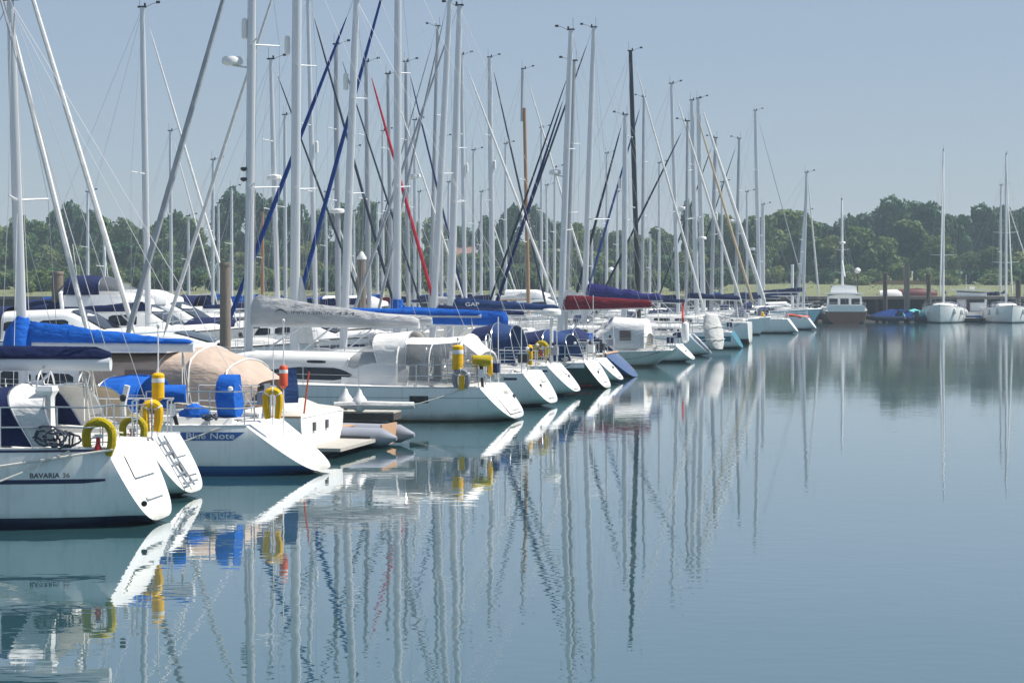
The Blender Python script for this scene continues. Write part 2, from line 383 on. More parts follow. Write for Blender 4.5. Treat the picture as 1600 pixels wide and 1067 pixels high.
        if topmast:
            zc, m2 = topmast
            s.mastob = MB().tube([P(zb_ - .2), P(zc + .5)], [r, r * .9], sides).build('mast', mt, s.root)
            MB().tube([(P(zc - .4)[0] - r * 1.4, 0, zc - .4), (P(ztop)[0] - r * .6, 0, ztop)], [r * .8, r * .6], sides).build('topmast', m2, s.root)
        else:
            s.mastob = MB().tube([P(zb_ - .2)] + [P(z) for z in zz[1:]], [r, r, r * .9, r * .7], sides, flat=.72).build('mast', mt, s.root)
        for fr in spreaders:
            z = lerp(zb_, ztop, fr); x, _, _ = P(z)
            for sg in (1, -1):
                MB().tube([(x, sg * r * .5, z), (x - sweep, sg * sp_len * (1.1 - .3 * fr), z + .06)], [.032, .02], 6).build('spreader', ALUW if thin is False else ALU, s.mastob)
        if wires:
            for sg in (1, -1):
                ch = (m - .15, sg * s.hb(m / s.L) * .9, s.zs(m / s.L))
                tips = [(P(lerp(zb_, ztop, f))[0] - sweep, sg * sp_len * (1.1 - .3 * f), lerp(zb_, ztop, f) + .06) for f in spreaders]
                MB().tube([ch] + tips + [P(ztop - .25)], .0065, 4).build('shroud', WIRE, s.root)
                f0 = spreaders[0] if spreaders else .5
                MB().tube([(m - .45, ch[1], ch[2]), P(lerp(zb_, ztop, f0) - .08)], .006, 4).build('lower_shroud', WIRE, s.root)
            bs = P(ztop - .02)
            MB().tube([bs, (.1, 0, s.zs(0) + .05)], .006, 4).build('backstay', WIRE, s.root)
        if hal:
            MB().tube([(P(zb_ + .6)[0] + .13, .05, zb_ + .6), (P(ztop - .2)[0] + .06, 0.02, ztop - .2)], .006, 4).build('halyard', ROPE, s.root)
            MB().tube([(P(zb_ + .6)[0] - .16, -.05, zb_ + .6), (P(ztop - .2)[0] - .08, 0, ztop - .2)], .006, 4).build('halyard', ROPE, s.root)
        if inst:
            x, _, z = P(ztop); mb = MB()
            mb.box((x, 0, z + .03), (.34, .1, .07)); mb.tube([(x - .1, 0, z), (x - .1, 0, z + .55)], .008, 4)
            mb.tube([(x + .1, 0, z), (x + .45, .05, z + .16), (x + .62, .05, z + .16)], .01, 4); mb.box((x + .64, .05, z + .2), (.16, .02, .1)); mb.lathe([(.02, 0), (.045, .03), (.045, .1), (.02, .13)], (x + .12, 0, z + .06), 8)
            mb.build('masthead_instruments', BLACK, s.mastob)
        return s
    def forestay(s, m, foot, r=.055, zh=None, foot_z=None, drum=True, y=0.0):
        """furled headsail rolled round the forestay"""
        zh = zh or s.mz1 - .15; t = foot / s.L
        a = Vector((foot, y, foot_z if foot_z is not None else s.zs(t) + .08)); b = Vector(s.P(zh)); b.x += .1 if foot > s.m else -.1
        d = b - a
        MB().tube([a, b], .008, 4).build('forestay', WIRE, s.root)
        k = .9 / d.length; pts = [a + d * u for u in (k, k * 1.5, .25, .5, .72, .9, .95)]
        o = MB().tube(pts, [r * .35, r * 1.05, r * 1.15, r * 1.05, r * .85, r * .55, r * .2], 8).build('furled_sail', m, s.root)
        if drum: MB().tube([a + d * (k * .25), a + d * (k * .27), a + d * (k * .5), a + d * (k * .52)], [.03, .085, .085, .03], 10).build('furler_drum', BLACK, s.root)
    def boom(s, length, z0, z1, m=ALU, cover=None, ch=.45, ce=.12, r=.075, w=.13, ties=5, name='sail_cover', bz=None, cov_from=0.0, cov_to=1.0, lumps=.12):
        x0 = s.P(z0)[0]; aft = -1
        a = Vector((x0 - .12, 0, z0)); b = Vector((x0 - length, 0, z1))
        s.boomob = MB().tube([a, b], [r, r * .9], 10, flat=.7).build('boom', m, s.root)
        if cover:
            rg = random.Random(hash(round(length * 100)) & 255); rings = []; N = 26
            for i in range(N + 1):
                u = i / N; uu = lerp(cov_from, cov_to, u); p = a.lerp(b, uu)
                if uu < .02: p.x += .1
                hh = ce + (ch - ce) * (1 - u) ** 1.25 + lumps * ch * .35 * (math.sin(u * 17 + length) * .5 + rg.uniform(-.5, .5)) * (1 - u * .4)
                ww = w * (1 - .35 * u) * (1 + rg.uniform(-.12, .12))
                e = .25 if i in (0, N) else 1
                bz = bz if bz is not None else -r * .25
                prof = [(0, bz), (ww * .8, bz + .03), (ww, .07 + max(bz, 0)), (ww * .95, hh * .45), (ww * .6, hh * .82), (ww * .12, hh), (-ww * .12, hh), (-ww * .6, hh * .82), (-ww * .95, hh * .45), (-ww, .07 + max(bz, 0)), (-ww * .8, bz + .03)]
                rings.append([(p.x, y * e, p.z + (z if e == 1 else z * .7)) for y, z in prof])
            s.cover = MB().loft(rings, True, True, True).build(name, cover, s.boomob, fix=True)
            if a.x + s.X < 1e9 and s.Y < 112:
                for i in range(3, N - 1, 4):        # lacing straps round the cover
                    q = rings[i]; c = Vector((sum(p[0] for p in q), sum(p[1] for p in q), sum(p[2] for p in q))) / len(q)
                    rr = [[(p[0] + dx, c.y + (p[1] - c.y) * 1.04, c.z + (p[2] - c.z) * 1.04) for p in q] for dx in (-.018, .018)]
                    MB().loft(rr, True).build('strap', cover if i % 8 else ROPE, s.cover)
        MB().tube([b, s.P(s.mz1 - .1)], .006, 4).build('topping_lift', WIRE, s.root)
        e = a.lerp(b, .93); mb = MB()
        for dy in (-.25, .0, .25): mb.tube([(e.x, 0, e.z - .07), (e.x - .1, dy, s.fs + .35)], .011, 4)
        mb.build('mainsheet', ROPE, s.root)
        e = a.lerp(b, .3); MB().tube([(e.x, 0, e.z - .05), (x0 - .08, 0, s.mz0 + .1)], .03, 6).build('boom_vang', m, s.root)
        return a, b
    def radome(s, z, sg=1, m=WHITEP, r=.3, fwd=.35, side=0.0):
        x = s.P(z)[0] + fwd * sg
        o = MB().lathe([(r * .8, -.11), (r, -.06), (r, .05), (r * .85, .11), (r * .3, .13)], (x, side, z + .16), 18).build('radar_dome', m, s.mastob)
        MB().tube([(s.P(z)[0], 0, z - .05), (x, side, z + .04)], .03, 6).build('radar_bracket', ALU, s.mastob)
    def reflector(s, z, sg=1, m=WHITEP, off=.22):
        x = s.P(z)[0] + off * sg
        MB().lathe([(.02, 0), (.085, .04), (.09, .3), (.085, .55), (.02, .6)], (x, 0, z), 10).build('radar_reflector', m, s.mastob)
    # ---- cockpit things
    def coaming(s, xa, xf, h=.24, m=DECK, k=.66):
        mb = MB()
        for sg in (1, -1):
            rings = []
            for i in range(9):
                u = i / 8; x = lerp(xa, xf, u); yc = s.hb(x / s.L) * k * sg; z = s.zs(x / s.L); hh = h * (.55 + .45 * u)
                rings.append([(x, yc + .16, z), (x, yc + .10, z + hh), (x, yc - .10, z + hh), (x, yc - .16, z)])
            mb.loft(rings, True, True, True)
        mb.build('cockpit_coaming', m, s.root, fix=True)
        for sg in (1, -1):
            x = lerp(xa, xf, .55); MB().lathe([(.07, 0), (.055, .05), (.05, .1), (.075, .15), (.04, .16)], (x, s.hb(x / s.L) * k * sg, s.zs(x / s.L) + h * .8), 10).build('winch', STEEL, s.root)
        w = s.hb(xa / s.L) * k - .2
        MB().box(((xa + xf) / 2, 0, s.zs(.15) + .095), (xf - xa, 2 * w, .02)).build('cockpit_floor', DECKG, s.root)
    def wheel(s, x, r=.42, y=0.0):
        z = s.zs(x / s.L); mb = MB()
        ring = [(x, y + r * math.cos(a), z + .75 + r * math.sin(a)) for a in [i * math.pi / 12 for i in range(25)]]
        mb.tube(ring, .016, 6, cap=False)
        for k in range(6): a = k * math.pi / 3; mb.tube([(x, y, z + .75), (x, y + r * math.cos(a), z + .75 + r * math.sin(a))], .009, 4)
        mb.build('steering_wheel', STEEL, s.root)
        MB().loft([[(x + .12 + a, y + b, z + .08) for a, b in ((-.12, -.12), (.12, -.12), (.12, .12), (-.12, .12))], [(x + .12 + a, y + b, z + .95) for a, b in ((-.07, -.09), (.08, -.09), (.08, .09), (-.07, .09))]], True, True, True).build('binnacle', WHITEP, s.root)
    def sprayhood(s, xf, xa, w, h, m, aftm=None, z=None, win=GLASS, base=None, xm=None, name='sprayhood', low=.22, fl=.0, k2=None):
        zz = z if z is not None else s.zs(xa / s.L) + .1
        def arc(x, W, H, lift=0, n=12, tilt=0):
            return [(x + tilt * math.sin(math.pi * i / n), W * math.cos(math.pi * i / n), zz + lift + H * max(0, math.sin(math.pi * i / n)) ** .55) for i in range(n + 1)]
        xm = xm if xm is not None else lerp(xf, xa, .45); sgn = 1 if xa < xf else -1
        r0 = arc(xf, w * .86, low); r1 = arc(xm + .1, w * .95, h * .93, 0, 12, -.12); r2 = arc((xm + xa) / 2, w, h * 1.0, 0, 12, -.05); r3 = arc(xa, w, h * .97, 0, 12, .0)
        MB().loft([r0, [tuple(lerp(a, b, .5) for a, b in zip(p, q)) for p, q in zip(r0, r1)], r1], False).build('sprayhood_window', win, o := MB().loft([r1, r2, r3] if aftm is None else [r1, r2], False).build(name, m, s.root))
        if aftm is not None: MB().loft([r2, r3], False).build('sprayhood_flap', aftm, o)
        for r in (r1, r3): MB().tube(r, .014, 5).build('hoop', STEEL, o)
        mb = MB().tube(r3, .022, 5); mb.build('hem', aftm or m, o)
        return o
    def text(s, name, body, m, x0, z0, size, bold=0.0, shear=0.0, off=.008, sgn=1, width=None):
        """flat lettering laid on the topsides; reads towards the stern on the port side, towards the bow on the starboard side"""
        me = text_mesh(body, size, shear, bold)
        xs = [v.co.x for v in me.vertices]; k = (width / (max(xs) - min(xs))) if width else 1.0
        for v in me.vertices: v.co = Vector(s.side(x0 - sgn * v.co.x * k, z0 + v.co.y, off, sgn))
        me.materials.clear(); me.materials.append(m)
        return link(name, me, s.root)

def hood2(b, name, edges, w, zb0, zt, mats, low=None):
    """a canvas hood whose hoops lean: edges are pairs (column of the hoop's foot, column of its top)"""
    rings = []
    for i, (pb, pt_) in enumerate(edges):
        xb, xt = b.at(pb, w), b.at(pt_, w * .6); z0, z1 = zb0[i] if isinstance(zb0, (list, tuple)) else zb0, zt[i] if isinstance(zt, (list, tuple)) else zt
        row = []
        for k in range(15):
            a = math.pi * k / 14; h = max(0.0, math.sin(a)) ** .42
            row.append((lerp(xb, xt, h), w * math.cos(a) * (1 + .10 * math.sin(2 * a) ** 2), lerp(z0, z1, h)))
        rings.append(row)
    root = None
    for i in range(len(rings) - 1):
        mid = [tuple((p + q) / 2 + (0, 0, -.018)[j] for j, (p, q) in enumerate(zip(u, v))) for u, v in zip(rings[i], rings[i + 1])]
        o = MB().loft([rings[i], mid, rings[i + 1]], False).build(name if root is None else 'hood_panel', mats[i], root or b.root); root = root or o
    for r in rings: MB().tube(r, .016, 5).build('hoop', STEEL, root)
    return root
def deck_gear(b, seed, line=True, side_fenders=True, aerial=True):
    """the small fittings of a cruising deck"""
    g = random.Random(seed); L = b.L
    for x in (.16, .5, .86):
        for sg in (1, -1):
            y = b.hb(x) * .9 * sg; z = b.zs(x) + .02; MB().tube([(x * L - .13, y, z + .05), (x * L + .13, y, z + .05)], .018, 6).tube([(x * L, y, z - .02), (x * L, y, z + .05)], .03, 6).build('cleat', STEEL, b.root)
    for x in (.83, .9): MB().box((x * L, 0, b.zs(x) + .10), (.45, .45, .06)).build('deck_hatch', GLASS, b.root)
    for sg in (1, -1):
        z = b.zs(.5) + .52; MB().tube([(L * .36, sg * b.B * .2, z - .05), (L * .38, sg * b.B * .2, z + .04), (L * .62, sg * b.B * .16, z + .0), (L * .64, sg * b.B * .16, z - .1)], .016, 5).build('handrail', STEEL, b.root)
        MB().tube([(.3, sg * b.hb(.02) * .7, b.fs + .1), (L * .2, sg * b.hb(.2) * .55, b.fs + .3), (L * .33, sg * b.hb(.3) * .5, b.fs + .42)], .012, 4).build('sheet', g.choice((ROPE, ROPED, ROPE)), b.root)
        for k in range(2):
            cx = g.uniform(.06, .3) * L; cy = sg * b.hb(.2) * g.uniform(.5, .85); mb = MB()
            for q in range(3): mb.tube([(cx + .14 * math.cos(a) * g.uniform(.8, 1.2), cy + .12 * math.sin(a), b.zs(.2) + .14 + .03 * q + .03 * math.sin(3 * a + q)) for a in [i * .52 for i in range(13)]], .014, 4)
            mb.build('coiled_line', g.choice((ROPE, ROPE, ROPED)), b.root)
    MB().lathe([(.16, 0), (.19, .05), (.19, .35), (.16, .4)], (L * .34, g.uniform(-.5, .5), b.zs(.34) + .1), 10).build('liferaft_canister', WHITEP, b.root)
    if aerial:
        y = g.choice((-1, 1)) * b.hb(0) * .8; h = g.uniform(1.2, 2.4)
        MB().tube([(.12, y, b.fs), (.12, y, b.fs + h)], .014, 5).build('aerial', WHITEP, b.root); MB().lathe([(.03, 0), (.055, .02), (.05, .07), (.01, .09)], (.4, -y, b.fs + .66), 8).build('satellite_antenna', WHITEP, b.root)
        MB().box((.15, y * .6, b.fs + .45), (.28, .34, .26)).build('rail_locker', g.choice((WHITEP, BLACK, NAVY, HYP)), b.root)
    if line:
        x = .5; p0 = Vector(b.side(x, b.zs(.04) - .03, .01)); p1 = Vector((x + 2.6, b.hb(.3) + .7, .5)); mb = MB()
        mb.tube([p0 + (p1 - p0) * u + Vector((0, 0, -.22 * math.sin(math.pi * u))) for u in (0, .2, .4, .6, .8, 1)], .014, 5); mb.build('mooring_line', g.choice((ROPED, ROPE)), b.root)
    for x in (.0,): MB().lathe([(.03, 0), (.05, .03), (.05, .09), (.02, .11)], (.06, 0, b.fs + .64), 8).build('stern_light', BLACK, b.root)
YG = 'sailing yachts berthed along the pontoons'
CG = 'motor cruisers berthed among the yachts'
HD = rad(12)

def front(label, cpx, cpy, Zc, L=None, bow_px=None, B=3.5, s0=.75, fbx=1.15, hd=12, name='sailing_yacht', cat='sailing yacht', group=YG, **kw):
    """a boat of the front row, stern to the fairway: cpx, cpy is where the near corner of its transom shows"""
    h = rad(hd); fx, fy = -math.cos(h), math.sin(h); lx, ly = -fy, fx
    hb0 = B / 2 * s0; Yn = Zc + hb0 * ly
    Xs = (cpx - 800) / FPX * Yn - hb0 * lx
    fs = EYE - (cpy - HOR) / FPX * Yn
    if L is None:
        q = (bow_px - 800) / FPX; L = (q * Zc - Xs) / (fx - q * fy)
    return Boat(name, label, cat, group, Xs, Zc, fx, fy, L, B, fs, fs * fbx, s0=s0, **kw)
def by_mast(label, mpx, Zm, L, B=3.4, mfrac=.56, bow_right=True, fs=1.0, fb=1.25, hd=12, name='sailing_yacht', cat='sailing yacht', group=YG, **kw):
    """a boat placed by the column where its mast shows"""
    h = rad(hd); fx, fy = (math.cos(h), -math.sin(h)) if bow_right else (-math.cos(h), math.sin(h))
    m = mfrac * L; X = (mpx - 800) / FPX * Zm - m * fx; Y = Zm - m * fy
    b = Boat(name, label, cat, group, X, Y, fx, fy, L, B, fs, fb, **kw); b.m0 = m
    return b

# ---- loose gear that hangs on the boats: things of their own
def horseshoe(label, loc, rz, m, light=False, h=.5, w=.44, r=.062, lm=None, closed=.0):
    t = thing('horseshoe_lifebuoy', label, 'lifebuoy', loc, rz, 'horseshoe lifebuoys on the stern rails')
    R = w / 2 - r; leg = h - w / 2
    pts = [(R * .72, 0, -.03), (R * .96, 0, leg * .5)] + [(R * math.cos(a), 0, leg + R * math.sin(a)) for a in [math.pi * i / 12 for i in range(13)]] + [(-R * .96, 0, leg * .5), (-R * .72, 0, -.03)]
    MB().tube(pts, [r * .8] + [r] * (len(pts) - 2) + [r * .8], 9).build('buoy_cover', m, t)
    mb = MB()
    for i in (4, 8, 12): p = pts[i]; 
    for a in (.5, 1.57, 2.6): mb.tube([(R * math.cos(a) - .012 * math.sin(a), 0, leg + R * math.sin(a) + .012 * math.cos(a)), (R * math.cos(a) + .012 * math.sin(a), 0, leg + R * math.sin(a) - .012 * math.cos(a))], r * 1.06, 9)
    mb.build('strap', WHITEP if m is not OLIVE else m, t)
    mb = MB().tube([(-R, .03, leg * .6), (R, .03, leg * .6)], .008, 4); mb.tube([(0, .04, -.15), (0, .04, leg + R)], .008, 4); mb.build('rail_bracket', STEEL, t)
    if light:
        MB().lathe([(.015, 0), (.05, .015), (.055, .07), (.03, .12), (.03, .2), (.012, .22)], (0, -.06, leg * .1), 10).build('rescue_light', lm or REDP, t)
        MB().box((0, -.03, leg * .95), (.12, .03, .06)).build('label_plate', WHITEP, t)
    return t
def danbuoy(label, loc, rz, m, top=2.0, fl0=.25, fl1=.75, pole=WHITEP, lean=0.0, fr=.07):
    t = thing('dan_buoy', label, 'dan buoy', loc, rz, 'dan buoys on the stern rails')
    MB().tube([(0, 0, 0), (lean, 0, top)], .013, 6).build('pole', pole, t)
    f = lambda z: lean * z / top
    MB().lathe([(.03, fl0 - .02), (fr * .6, fl0), (fr, fl0 + .04), (fr, fl1 - .03), (fr * .75, fl1), (.02, fl1 + .01)], (f((fl0 + fl1) / 2), 0, 0), 12).build('float', m, t)
    MB().lathe([(fr * 1.02, lerp(fl0, fl1, .66)), (fr * 1.03, lerp(fl0, fl1, .68)), (fr * 1.03, lerp(fl0, fl1, .8)), (fr * 1.02, lerp(fl0, fl1, .82))], (f((fl0 + fl1) / 2), 0, 0), 12).build('reflective_band', WHITEP, t)
    MB().lathe([(.015, 0), (.03, .02), (.03, .07), (.01, .09)], (lean, 0, top), 8).build('light', WHITEP, t)
    return t
def outboard(label, loc, rz, cover, r=.18, length=.95, lean=.15):
    t = thing('outboard_motor', label, 'outboard motor', loc, rz, 'outboard motors stowed on the stern rails')
    MB().loft([[(x, y * k, z) for y, z in [(r * math.cos(a) * .78, r * math.sin(a) * .85) for a in [2 * math.pi * i / 12 for i in range(12)]]] for x, k in ((-r * 1.5, .3), (-r * 1.35, .8), (-r * .4, 1.05), (r * .7, 1.0), (r * 1.25, .75), (r * 1.35, .3))], True, True, True).build('engine_cover', cover, t)
    MB().tube([(0, 0, -r * .6), (lean * .4, 0, -length * .5), (lean, 0, -length)], [.055, .04, .035], 8).build('leg', BLACK, t)
    MB().box((lean * .3 + .02, 0, -length * .35), (.12, .2, .22)).build('clamp_bracket', STEEL, t)
    MB().lathe([(.02, -.05), (.05, 0), (.05, .12), (.02, .2)], (lean, 0, -length), 8, 'x').build('gearcase', BLACK, t)
    mb = MB()
    for k in range(3):
        a = 2.09 * k; mb.loft([[(lean + .2, .02 * math.cos(a), -length + .02 * math.sin(a)), (lean + .22, .03 * math.cos(a + .5), -length + .03 * math.sin(a + .5))], [(lean + .2, .09 * math.cos(a), -length + .09 * math.sin(a)), (lean + .235, .09 * math.cos(a + .5), -length + .09 * math.sin(a + .5))]], False)
    mb.build('propeller', BLACK, t)
    return t
FENDER = {}
def fender(label, loc, m=WHITEP, r=.12, h=.62, ball=False, group='fenders hung over the topsides', cord=.5):
    t = thing('fender', label, 'fender', loc, rnd.uniform(0, 3), group)
    key = (m.name, r, h, ball)
    if key not in FENDER:
        pr = [(.03, 0), (r * .6, .03), (r, .1), (r, h - .12), (r * .7, h - .05), (.03, h)] if not ball else [(.02, 0), (r * .6, r * .2), (r * .95, r * .65), (r, r), (r * .85, r * 1.5), (r * .4, r * 2.1), (.05, r * 2.5), (.03, r * 2.7)]
        FENDER[key] = (MB().lathe(pr, n=12).mesh('fender_body', m), pr[-1][1])
    me, top = FENDER[key]
    link('fender_body', me, t)
    MB().tube([(0, 0, top - .02), (0, .02, top + cord)], .008, 4).build('lanyard', ROPE, t)
    return t
# ------------------------------------------------------------------ setting: water, bank, jetty, woods, air
def water_material():
    m = bpy.data.materials.new('calm_harbour_water'); m.use_nodes = True; nt = m.node_tree; b = nt.nodes['Principled BSDF']; L = nt.links.new
    b.inputs['Base Color'].default_value = (0.070, 0.135, 0.165, 1); b.inputs['Roughness'].default_value = 0.015; b.inputs['IOR'].default_value = 1.4
    b.inputs['Coat Weight'].default_value = 0.75; b.inputs['Coat IOR'].default_value = 1.35; b.inputs['Coat Roughness'].default_value = 0.012
    tc = nt.nodes.new('ShaderNodeTexCoord')
    def wave(scale, stretch, dist, det, prev, rz=0.0):
        mp = nt.nodes.new('ShaderNodeMapping'); mp.inputs['Scale'].default_value = stretch; mp.inputs['Rotation'].default_value = (0, 0, rz); L(tc.outputs['Object'], mp.inputs[0])
        n = nt.nodes.new('ShaderNodeTexNoise'); n.inputs['Scale'].default_value = scale; n.inputs['Detail'].default_value = det; L(mp.outputs[0], n.inputs[0])
        bp = nt.nodes.new('ShaderNodeBump'); bp.inputs['Strength'].default_value = 1.0; bp.inputs['Distance'].default_value = dist; L(n.outputs['Fac'], bp.inputs['Height'])
        if prev is not None: L(prev.outputs[0], bp.inputs['Normal'])
        # long calm and ruffled patches
        pm = nt.nodes.new('ShaderNodeTexNoise'); pm.inputs['Scale'].default_value = 0.06; L(tc.outputs['Object'], pm.inputs[0])
        mr = nt.nodes.new('ShaderNodeMapRange'); mr.inputs['From Min'].default_value = .35; mr.inputs['From Max'].default_value = .65; mr.inputs['To Min'].default_value = .45; mr.inputs['To Max'].default_value = 1.0
        L(pm.outputs['Fac'], mr.inputs['Value']); L(mr.outputs[0], bp.inputs['Strength'])
        return bp
    w1 = wave(1.5, (1.0, 1.0, 1), 0.0026, 1, None, .3); w2 = wave(3.6, (.7, 1.4, 1), 0.0015, 1, w1, -.2); w3 = wave(.25, (1, 1, 1), 0.0045, 0, w2)
    # a breath of wind ruffles the open fairway farther out
    sy = nt.nodes.new('ShaderNodeSeparateXYZ'); L(tc.outputs['Object'], sy.inputs[0]); rn = nt.nodes.new('ShaderNodeTexNoise'); rn.inputs['Scale'].default_value = .05; rn.inputs['Detail'].default_value = 3; L(tc.outputs['Object'], rn.inputs[0])
    ra = nt.nodes.new('ShaderNodeMath'); ra.operation = 'MULTIPLY_ADD'; ra.inputs[1].default_value = 45; L(rn.outputs['Fac'], ra.inputs[0]); L(sy.outputs['Y'], ra.inputs[2])
    rm = nt.nodes.new('ShaderNodeMapRange'); rm.inputs['From Min'].default_value = 62; rm.inputs['From Max'].default_value = 135; rm.inputs['To Min'].default_value = .012; rm.inputs['To Max'].default_value = .085
    L(ra.outputs[0], rm.inputs['Value']); L(rm.outputs[0], b.inputs['Roughness']); L(rm.outputs[0], b.inputs['Coat Roughness'])
    L(w3.outputs[0], b.inputs['Normal']); L(w3.outputs[0], b.inputs['Coat Normal'])
    nz = nt.nodes.new('ShaderNodeTexNoise'); nz.inputs['Scale'].default_value = .09; nz.inputs['Detail'].default_value = 4; L(tc.outputs['Object'], nz.inputs[0])
    mx = nt.nodes.new('ShaderNodeMix'); mx.data_type = 'RGBA'; mx.inputs['A'].default_value = (0.024, 0.076, 0.086, 1); mx.inputs['B'].default_value = (0.036, 0.096, 0.112, 1)
    L(nz.outputs['Fac'], mx.inputs['Factor']); L(mx.outputs['Result'], b.inputs['Base Color'])
    return m
wm = MB(); wm.v = [(-420, -60, 0), (520, -60, 0), (520, 240, 0), (-420, 240, 0)]; wm.f = [(0, 1, 2, 3)]
tag(wm.build('water', water_material(), smooth=False), kind='structure')

FIELD = mat('marsh_grass_ground', (0.135, 0.150, 0.062), 0.95, var=0.22, vscale=0.12, bump=0.6, bscale=1.5, stretch=(1, .5, 1)); MUD = mat('dark_mud', (0.035, 0.032, 0.026), 0.9, var=0.3, vscale=0.8, bump=0.5, bscale=2)
gr = random.Random(3)
rows = []
for yy, zz in ((208, -.9), (211, .25), (214, 1.3), (219, 2.35), (226, 2.62), (245, 2.82), (275, 3.14), (310, 3.52), (340, 3.84), (400, 4.4), (600, 7), (900, 9), (1500, 10)):
    rows.append([(x, yy + (gr.uniform(-1, 1) if yy < 230 else 0), zz + gr.uniform(-.08, .08)) for x in range(-440, 541, 14)])
tag(MB().loft(rows, False).build('far_bank', FIELD, fix=True), kind='structure')
rows = [[(x, y + gr.uniform(-.3, .3), z) for x in range(-440, 541, 10)] for y, z in ((205.0, -1), (206.2, .4), (209.0, 1.1), (211.5, 1.4))]
tag(MB().loft(rows, False).build('mud_slope', MUD, fix=True), kind='structure')
# rough grass tufts along the top of the bank and over the marsh
def leaf_material(name, c0, c1):
    m = bpy.data.materials.new(name); m.use_nodes = True; nt = m.node_tree; b = nt.nodes['Principled BSDF']; L = nt.links.new
    b.inputs['Roughness'].default_value = .65; b.inputs['Specular IOR Level'].default_value = .25
    tc = nt.nodes.new('ShaderNodeTexCoord'); n = nt.nodes.new('ShaderNodeTexNoise'); n.inputs['Scale'].default_value = .55; n.inputs['Detail'].default_value = 3; L(tc.outputs['Object'], n.inputs[0])
    oi = nt.nodes.new('ShaderNodeObjectInfo'); ad = nt.nodes.new('ShaderNodeMath'); ad.operation = 'MULTIPLY_ADD'; ad.inputs[1].default_value = .7; L(oi.outputs['Random'], ad.inputs[0])
    sb = nt.nodes.new('ShaderNodeMath'); sb.operation = 'SUBTRACT'; sb.inputs[1].default_value = .35; L(n.outputs['Fac'], sb.inputs[0]); L(sb.outputs[0], ad.inputs[2])
    mx = nt.nodes.new('ShaderNodeMix'); mx.data_type = 'RGBA'; mx.inputs['A'].default_value = (*c0, 1); mx.inputs['B'].default_value = (*c1, 1)
    L(ad.outputs[0], mx.inputs['Factor']); L(mx.outputs['Result'], b.inputs['Base Color'])
    tr = nt.nodes.new('ShaderNodeBsdfTranslucent'); L(mx.outputs['Result'], tr.inputs['Color'])
    ms = nt.nodes.new('ShaderNodeMixShader'); ms.inputs[0].default_value = .3; L(b.outputs[0], ms.inputs[1]); L(tr.outputs[0], ms.inputs[2])
    L(ms.outputs[0], nt.nodes['Material Output'].inputs['Surface'])
    return m
mb = MB()
for k in range(3500):
    y = 217 + 105 * gr.random() ** 1.7; x = gr.uniform(-.29, .29) * y; z = 2.35 + (y - 219) * .0118 - (.1 if y < 220 else 0); h = gr.uniform(.08, .26); a = gr.uniform(0, 3.14); w = gr.uniform(.06, .2)
    c, s_ = math.cos(a) * w, math.sin(a) * w; i = len(mb.v)
    mb.v += [(x - c, y - s_, z - .1), (x + c, y + s_, z - .1), (x + c * .6 + gr.uniform(-.1, .1), y + s_, z + h * .8), (x + gr.uniform(-.15, .15), y, z + h)]; mb.f.append((i, i + 1, i + 2, i + 3))
tag(mb.build('grass', leaf_material('marsh_grass_blades', (0.115, 0.135, 0.05), (0.165, 0.175, 0.075)), smooth=False), kind='stuff')

# ---- trees
LEAF_D = leaf_material('dark_foliage', (0.018, 0.064, 0.026), (0.055, 0.125, 0.038)); LEAF_M = leaf_material('mid_foliage', (0.048, 0.108, 0.030), (0.135, 0.190, 0.050)); LEAF_L = leaf_material('light_foliage', (0.078, 0.135, 0.038), (0.200, 0.230, 0.066))
BARK = mat('bark', (0.09, 0.07, 0.055), 0.9, var=0.3, vscale=2, bump=0.5, bscale=6, stretch=(2, 2, .4))
def crown_mesh(seed, w, h, z0, n, leaf, mtl, lumps=13):
    """leaf-sized faces gathered into clumps spread through the crown"""
    g = random.Random(seed); mb = MB(); cl = []
    for k in range(lumps):
        a = g.uniform(0, 6.283); u = g.random() ** .6; v = g.uniform(-.85, .8)
        prof = math.sqrt(max(.05, 1 - v * v))
        cl.append((math.cos(a) * u * w * .62 * prof, math.sin(a) * u * w * .62 * prof, z0 + h * .5 + v * h * .40, g.uniform(.22, .40) * w))
    cl.append((0, 0, z0 + h * .62, w * .5)); cl.append((0, 0, z0 + h * .3, w * .5))
    for k in range(n):
        cx, cy, cz, r = g.choice(cl)
        d = Vector((g.gauss(0, 1), g.gauss(0, 1), g.gauss(0, 1))).normalized(); rr = r * (g.random() ** .25) * g.uniform(.93, 1.05)
        p = Vector((cx, cy, cz)) + Vector((d.x, d.y, d.z * .85)) * rr
        if p.z < z0 - h * .08: continue
        nrm = (d + Vector((g.gauss(0, .55), g.gauss(0, .55), g.gauss(0, .55)))).normalized()
        t1 = nrm.orthogonal().normalized(); t2 = nrm.cross(t1); a = g.uniform(0, 6.28); t1, t2 = t1 * math.cos(a) + t2 * math.sin(a), t2 * math.cos(a) - t1 * math.sin(a)
        s = leaf * g.uniform(.6, 1.3); i = len(mb.v)
        mb.v += [tuple(p - t1 * s), tuple(p + t2 * s * .6), tuple(p + t1 * s), tuple(p - t2 * s * .6)]; mb.f.append((i, i + 1, i + 2, i + 3))
    return mb.mesh('crown', mtl, smooth=False)
